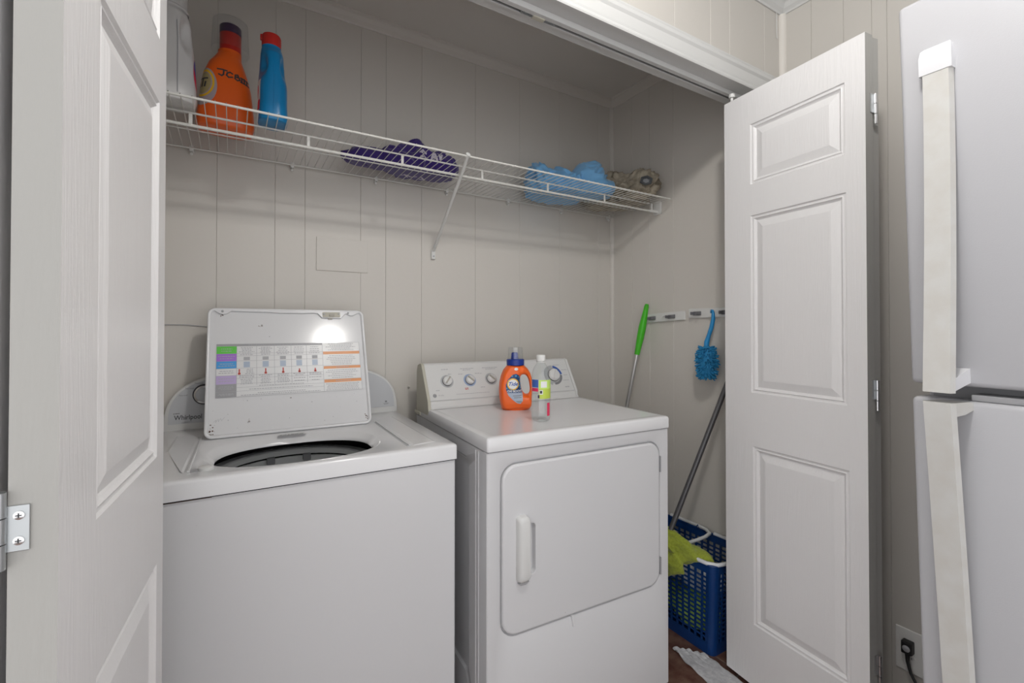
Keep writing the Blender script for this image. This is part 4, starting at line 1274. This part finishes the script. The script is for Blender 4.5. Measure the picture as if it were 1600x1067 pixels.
# water bottle
WB = node('water_bottle', dloc(.262, .141, DTOP), R(-25), 'clear plastic water bottle with white cap in front of the orange bottle', 'bottle')
outer = [(.0, .006), (.012, .004), (.020, .0), (.027, .003), (.0305, .012), (.031, .03), (.0305, .06), (.031, .075), (.031, .135), (.0305, .145), (.029, .158), (.022, .176), (.014, .188), (.0125, .193), (.0125, .205)]
b = MB().lathe(outer, 48, close=False); wbo = b.build('shell', 'clear_plastic', WB, smooth=1.0)
b = MB().lathe([(.0145, .196), (.0148, .198), (.0148, .213), (.0135, .216), (.0, .216)], 40, close=False); cpo = b.build('cap', 'plastic_white', WB, smooth=0.7)
MB().lathe([(.0132, .1915), (.0155, .192), (.0155, .1945), (.0132, .195)], 32, close=False).build('neck_ring', 'plastic_white', WB, smooth=0.7)
def band(a0, a1, z0, z1, m_, nm, r=.0314, n=14):
    b = MB(); vs = []
    for k in range(n + 1):
        a = a0 + (a1 - a0) * k / n
        vs += [(r * math.cos(a), r * math.sin(a), z0), (r * math.cos(a), r * math.sin(a), z1)]
    b.add(vs, [(2 * k, 2 * k + 2, 2 * k + 3, 2 * k + 1) for k in range(n)])
    return b.build(nm, m_, WB, smooth=True, recalc=False)
band(R(-112), R(-15), .076, .108, 'label_lime', 'label')
band(R(-112), R(-15), .108, .136, 'bag_lime', 'label')
band(R(-100), R(-62), .112, .132, 'label_white', 'label_patch', .0317)
band(R(-165), R(-116), .112, .137, 'print_blue', 'label')
band(R(-165), R(-116), .099, .110, 'label_crimson', 'label')
band(R(-109), R(-88), .090, .104, 'label_white', 'label_patch', .0317, 6)
band(R(-106), R(-92), .093, .102, 'print_dark', 'label_mark', .0320, 6)
band(R(-118), R(-108), .078, .088, 'cap_purple', 'label_mark', .0317, 4)
band(R(-60), R(-35), .020, .062, 'label_crimson', 'red_patch', .0312, 6)  # plain red patch on the shell, below the label

# ------------------------------------------------------------------ right wall: hook rails, mop, duster, pole, basket
def hook_rail(y0, y1, z0, z1, hooks, small, label):
    """slightly sloping rail on the right wall from y0 (far) to y1 (near)"""
    o = node('hook_rail', (XR, (y0 + y1) / 2, (z0 + z1) / 2), label=label, cat='hook rail', group='tool hook rails on the right closet wall')
    ym, zm = (y0 + y1) / 2, (z0 + z1) / 2
    sl_ = (z1 - z0) / (y1 - y0)
    def f(x, y, z): return (x, y - ym, z + sl_ * (y - ym))
    MB(f).box(-.010, -.0005, y1, y0, -.021, .021).build('rail', 'plastic_white', o, bevel=.003)
    for y in hooks:
        h = MB(f); h.box(-.038, -.010, y - .018, y - .011, -.008, .006); h.box(-.038, -.010, y + .011, y + .018, -.008, .006); h.box(-.016, -.0095, y - .020, y + .020, -.010, .008)
        h.build('grip', 'grip_grey', o, bevel=.002)
    for y in small:
        MB(f).tube([(-.009, y, .006), (-.022, y, .004), (-.030, y, -.002), (-.031, y, .008)], .003, 8).build('peg', 'plastic_white', o, smooth=True)
    return o
hook_rail(1.654, 1.414, 1.279, 1.291, (1.604, 1.487), (1.530,), 'white tool hook rail holding the green mop handle')
hook_rail(1.393, 1.155, 1.298, 1.300, (1.346, 1.205), (1.262,), 'white tool hook rail holding the blue duster')
# green-handled mop
m1 = Vector((1.752, 1.604, 1.351)); 
MO = node('mop', (1.62, 1.72, 0), label='mop with green grip and silver pole behind the dryer', cat='mop')
def rel(o, p): return Vector(p) - Vector(o.location)
top = Vector((1.752, 1.616, 1.351)); mid = Vector((1.727, 1.657, 1.100)); low = Vector((1.700, 1.704, .838))
dirn = (low - top).normalized()
bot = low + dirn * ((low.z - .05) / -dirn.z)
b = MB(); b.tube([rel(MO, top + dirn * t) for t in (0, .012, .03, .07, .12, .17, .22, .255)], [.008, .0115, .012, .015, .0185, .0175, .0140, .0130], 14)
b.build('grip', 'mop_green', MO, smooth=True)
b = MB(); b.tube([rel(MO, top + dirn * t + Vector((-.0008, -.0008, 0)) * 9) for t in (.0, .012, .03)], [.004, .006, .004], 10); b.build('hang_loop', 'mop_green', MO, smooth=True)
b = MB(); b.tube([rel(MO, top + dirn * .25), rel(MO, bot)], .0108, 12); b.build('pole', 'pole_silver', MO, smooth=True)
b = MB(); b.box(*[q for q in ((bot - MO.location).x - .05, (bot - MO.location).x + .05, (bot - MO.location).y - .05, (bot - MO.location).y + .05, .0, .055)]); b.build('mop_head', 'mop_green', MO, bevel=.015)
# blue duster hanging on the second rail
DU = node('duster', (1.74, 1.26, 1.10), label='blue chenille duster hanging by its handle from the hook rail', cat='duster')
pts = [(1.757, 1.262, 1.298), (1.752, 1.256, 1.308), (1.748, 1.248, 1.306), (1.746, 1.244, 1.296), (1.745, 1.243, 1.27), (1.743, 1.250, 1.235), (1.741, 1.262, 1.200), (1.738, 1.270, 1.172), (1.735, 1.270, 1.150)]
b = MB(); b.tube([rel(DU, p) for p in pts], [.004, .0045, .005, .0065, .0085, .009, .0085, .011, .010], 12); b.build('handle', 'duster_handle', DU, smooth=True)
c0 = Vector((1.727, 1.262, 1.086))
b = MB(); b.loft([[rel(DU, c0 + Vector((.026 * s * math.cos(a), .034 * s * math.sin(a), z))) for a in [2 * PI * k / 16 for k in range(16)]] for z, s in ((-.066, .3), (-.055, .75), (-.02, 1), (.03, 1), (.058, .75), (.070, .35))]); b.build('core', 'duster_blue', DU, smooth=True)
random.seed(21)
b = MB()
for k in range(420):
    zz = random.uniform(-.062, .064); a = random.uniform(0, 2 * PI)
    s = math.sqrt(max(.12, 1 - (zz / .075) ** 2))
    n = Vector((math.cos(a), math.sin(a), zz * 9 + random.uniform(-.35, .15))).normalized()
    p = c0 + Vector((.025 * s * math.cos(a), .034 * s * math.sin(a), zz))
    q = p + n * random.uniform(.012, .020) + Vector((0, random.uniform(-.004, .004), random.uniform(-.006, .002)))
    if q.x > XR - .004: q.x = XR - .004
    b.tube([rel(DU, p), rel(DU, (p + q) / 2 + Vector((0, 0, .001))), rel(DU, q)], [.0030, .0034, .0022], 5)
o = b.build('chenille', 'duster_blue', DU, smooth=True); o['kind'] = 'stuff'
# grey pole standing between dryer and basket, leaning on the wall
pA, pB = Vector((1.53, 1.282, .429)), Vector((1.735, 1.1735, 1.002))
dd = (pB - pA).normalized()
p_bot = pA + dd * ((.008 - pA.z) / dd.z); p_top = pA + dd * ((XR - .012 - pA.x) / dd.x)
GP = node('broom_pole', p_bot, label='dark grey pole leaning past the blue basket against the right wall', cat='pole')
b = MB(); b.tube([rel(GP, p_bot), rel(GP, p_top)], .0105, 16); b.build('shaft', 'pole_grey', GP, smooth=True)
b = MB(); b.tube([rel(GP, p_top - dd * .02), rel(GP, p_top + dd * .004), rel(GP, p_top + dd * .008)], [.0118, .0118, .008], 16); b.build('end_cap', 'grip_grey', GP, smooth=True)

# laundry basket
BK = node('laundry_basket', (1.655, 1.32, 0), label='tall blue slotted plastic basket with white handles beside the dryer', cat='basket')
bx0, bx1, by0, by1, bh = -.112, .112, -.212, .19, .345
def bf_(x, y, z):   # slight flare towards the rim
    k = 1 + .10 * (z / bh)
    return (x * k - .004 * (z / bh), y * k, z)
def wallgrid(axis, pos, lo_, hi_, name):
    """slotted side: solid bands plus ribs, each bar 3 mm thick"""
    b = MB(bf_)
    t = .0015
    def bar(a0, a1, z0, z1):
        if axis == 'x': b.box(pos - t, pos + t, a0, a1, z0, z1)
        else: b.box(a0, a1, pos - t, pos + t, z0, z1)
    bar(lo_, hi_, .0, .045); bar(lo_, hi_, .312, bh)
    nrow = 15; rh = (.312 - .045) / nrow
    for r in range(1, nrow):
        bar(lo_, hi_, .045 + r * rh - .0032, .045 + r * rh + .0032)
    nc = max(6, round((hi_ - lo_) / .0275)); cw = (hi_ - lo_) / nc
    for c in range(nc + 1):
        wv = .0042 if 0 < c < nc else .012
        x = lo_ + c * cw
        bar(max(lo_, x - wv), min(hi_, x + wv), .04, .315)
    return b.build(name, 'basket_blue', BK)
wallgrid('x', bx0, by0 + .02, by1 - .02, 'slotted_side'); wallgrid('x', bx1, by0 + .02, by1 - .02, 'slotted_side')
wallgrid('y', by0, bx0 + .02, bx1 - .02, 'slotted_side'); wallgrid('y', by1, bx0 + .02, bx1 - .02, 'slotted_side')
for cx, cy, a0 in ((bx1 - .02, by1 - .02, 0), (bx0 + .02, by1 - .02, PI / 2), (bx0 + .02, by0 + .02, PI), (bx1 - .02, by0 + .02, 1.5 * PI)):
    vs = []
    arcp = [(cx + .0205 * math.cos(a0 + PI / 2 * k / 6), cy + .0205 * math.sin(a0 + PI / 2 * k / 6)) for k in range(7)]
    arci = [(cx + .0175 * math.cos(a0 + PI / 2 * k / 6), cy + .0175 * math.sin(a0 + PI / 2 * k / 6)) for k in reversed(range(7))]
    MB(bf_).prism(arcp + arci, lambda x, y: (x, y, 0), lambda x, y: (x, y, bh)).build('corner_post', 'basket_blue', BK, smooth=0.6)
b = MB(bf_); b.loft([[(x, y, .004) for x, y in rrect(bx0, bx1, by0, by1, .02, 6)], [(x, y, .008) for x, y in rrect(bx0, bx1, by0, by1, .02, 6)]]); b.build('base', 'basket_blue', BK)
rim = rrect(bx0, bx1, by0, by1, .028, 6)
b = MB(bf_); b.tube([(x, y, bh) for x, y in rim] + [(rim[0][0], rim[0][1], bh)], .0048, 8); b.build('rim', 'basket_blue', BK, smooth=True)
# white handle round the near end of the rim, white bail at the far side
hn = [(bx0 - .002, -.05, bh + .004), (bx0 - .003, -.13, bh + .0045), (bx0 + .000, by0 + .03, bh + .005), (bx0 + .02, by0 + .003, bh + .005), (bx0 + .05, by0 - .005, bh + .005), (0, by0 - .006, bh + .005), (bx1 - .05, by0 - .005, bh + .005), (bx1 - .02, by0 + .004, bh + .005), (bx1, by0 + .03, bh + .005), (bx1 + .003, -.13, bh + .0045), (bx1 + .002, -.05, bh + .004)]
b = MB(bf_); b.tube(hn, .0075, 10); b.build('handle', 'rim_white', BK, smooth=True)
hb = [(bx1 + .004, .16, bh + .006), (bx1 + .004, .10, bh + .008), (bx1 + .002, .03, bh + .010), (bx1 - .006, -.02, bh + .012), (bx1 - .03, -.052, bh + .014), (bx1 - .07, -.062, bh + .014), (.0, -.060, bh + .012), (-.05, -.05, bh + .006), (bx0 + .015, -.03, bh)]
b = MB(bf_); b.tube(hb, .007, 10); b.build('handle', 'rim_white', BK, smooth=True)
for y in (.02, .13):
    b = MB(bf_); b.tube([(bx1 - .003, y - .012, bh - .002), (bx1 - .006, y, bh + .016), (bx1 - .003, y + .012, bh - .002)], .003, 6); b.build('handle_loop', 'basket_blue', BK, smooth=True)
# crumpled bags inside
g1 = crumple('plastic_bag', 'bag_lime', [((1.645, 1.26, .075), (.082, .11, .065)), ((1.66, 1.38, .07), (.07, .08, .055))], .012, seed=3, amp=.012, freq=20)
tag(g1, 'crumpled lime green bag at the bottom of the blue basket', 'bag')
g2 = crumple('plastic_bag', 'bag_white', [((1.665, 1.25, .205), (.075, .10, .048)), ((1.66, 1.38, .20), (.07, .09, .05))], .148, seed=6, amp=.010, freq=18)
tag(g2, 'crumpled white bag in the upper half of the blue basket', 'bag')
# lime towel over the rim
tw = crumple('towel', 'towel_lime', [((1.525, 1.27, .345), (.030, .115, .060)), ((1.52, 1.30, .37), (.045, .09, .045)), ((1.50, 1.30, .30), (.030, .10, .055)), ((1.555, 1.19, .350), (.035, .075, .026))], .245, seed=12, amp=.012, freq=14, sub=6, stretch=(1, .7, 1.4))
tag(tw, 'lime green towel draped over the rim of the blue basket', 'towel')

# dryer sheet on the floor
n = 26
vs = []; fs = []
c00, c10, c01, c11 = Vector((1.450, 1.215)), Vector((1.530, 1.130)), Vector((1.405, 0.985)), Vector((1.522, 0.962))
for i in range(n + 1):
    for j in range(n + 1):
        u, v = i / n, j / n
        p = (c00 * (1 - u) + c10 * u) * (1 - v) + (c01 * (1 - u) + c11 * u) * v
        q = Vector((p.x * 26, p.y * 26, 1.0))
        h = .004 + .006 * abs(noise.noise(q)) + .022 * max(0, .3 - v) * abs(noise.noise(q * 2.3)) * 3
        e = noise.noise(Vector((u * 5, v * 5, 7))) * .010
        vs.append((p.x + e, p.y + e * .6, h))
for i in range(n):
    for j in range(n):
        a = i * (n + 1) + j
        fs.append((a, a + 1, a + n + 2, a + n + 1))
vs2 = [(x, y, z - .0022) for x, y, z in vs]; N0 = len(vs)
b = MB(); b.add(vs + vs2, fs + [tuple(reversed([i + N0 for i in f])) for f in fs])
ds = b.build('dryer_sheet', 'sheet_white', smooth=True, recalc=False)
tag(ds, 'wrinkled white fabric sheet lying on the brown tile floor', 'fabric sheet')

# ------------------------------------------------------------------ small wall things
hp2 = MB().box(.272, .465, YB - .004, YB - .0003, 1.453, 1.581)
tag(hp2.build('access_cover', 'wall_paint', bevel=.0012), 'painted rectangular access cover on the back wall above the washer', 'cover plate')
cb = MB().tube([(-.25, YB - .003, 1.2435), (-.192, YB - .003, 1.243), (-.13, YB - .003, 1.2425), (-.081, YB - .003, 1.237), (0, YB - .003, 1.225)], .0014, 6)
tag(cb.build('wall_cable', 'print_mid', smooth=True), 'thin dark cable along the back wall above the washer', 'cable')
nl_ = MB().tube([(.636, YB - .0002, .983), (.636, YB - .006, .984), (.636, YB - .012, .988)], [.006, .004, .003], 10)
tag(nl_.build('wall_hook', 'wall_paint', smooth=True), 'small painted hook on the back wall between washer and dryer', 'hook')
cw = MB().tube([(1.778, YF - .004, 2.442), (1.778, YF - .004, 2.40), (1.7785, YF - .004, 2.352), (1.780, YF - .005, 2.340), (1.782, YF - .004, 2.348)], .0016, 6)
tag(cw.build('ceiling_cable', 'casing_white', smooth=True), 'thin white cable end hanging in the corner above the door casing', 'cable')
# outlet with black plug
OU = node('wall_outlet', (XK, .608, .223), label='white duplex wall outlet low beside the refrigerator', cat='outlet')
b = MB(); b.box(-.0055, -.0004, -.036, .036, -.066, .066); pl_ = b.build('plate', 'outlet_white', OU, bevel=.0025)
for zz in (-.021, .021):
    b = MB(); b.prism([(.015 * math.cos(2 * PI * k / 20), max(-.0115, min(.0115, .015 * math.sin(2 * PI * k / 20)))) for k in range(20)], lambda y, z: (-.0056, y, z + zz), lambda y, z: (-.0068, y, z + zz)); b.build('socket', 'outlet_white', OU)
    b = MB(); b.box(-.0072, -.0067, -.0065, -.0045, zz - .002, zz + .006); b.box(-.0072, -.0067, .0045, .0065, zz - .002, zz + .006); b.build('socket_slot', 'print_dark', OU)
PG = node('power_plug', (XK - .007, .608, .244), label='black power plug and cord in the outlet by the refrigerator', cat='plug')
b = MB(); b.box(-.024, -.0004, -.014, .014, -.022, .016); pgo = b.build('plug', 'black_rubber', PG, bevel=.003)
b = MB(); b.tube([(-.0245, 0, -.004 + 0), (-.0265, 0, -.004)], [.010, .007], 16); b.build('plug_ring', 'print_mid', PG, smooth=True)
b = MB(); b.tube([(-.014, 0, -.020), (-.016, -.001, -.045), (-.020, -.010, -.075), (-.026, -.030, -.105), (-.028, -.065, -.130), (-.02, -.12, -.15), (-.02, -.2, -.16)], [.007, .005, .0042, .004, .004, .004, .004], 10); b.build('cord', 'black_rubber', PG, smooth=True)

# fine print and specks that cannot be picked apart
for o in bpy.data.objects:
    if o.name.split('.')[0] in ('rust_spots', 'scuff_marks', 'label_bubbles', 'console_small_print', 'console_print', 'chart_print', 'chart_lines', 'rating_print', 'label_print', 'dial_lettering', 'badge', 'print', 'handwriting'):
        o['kind'] = 'stuff'
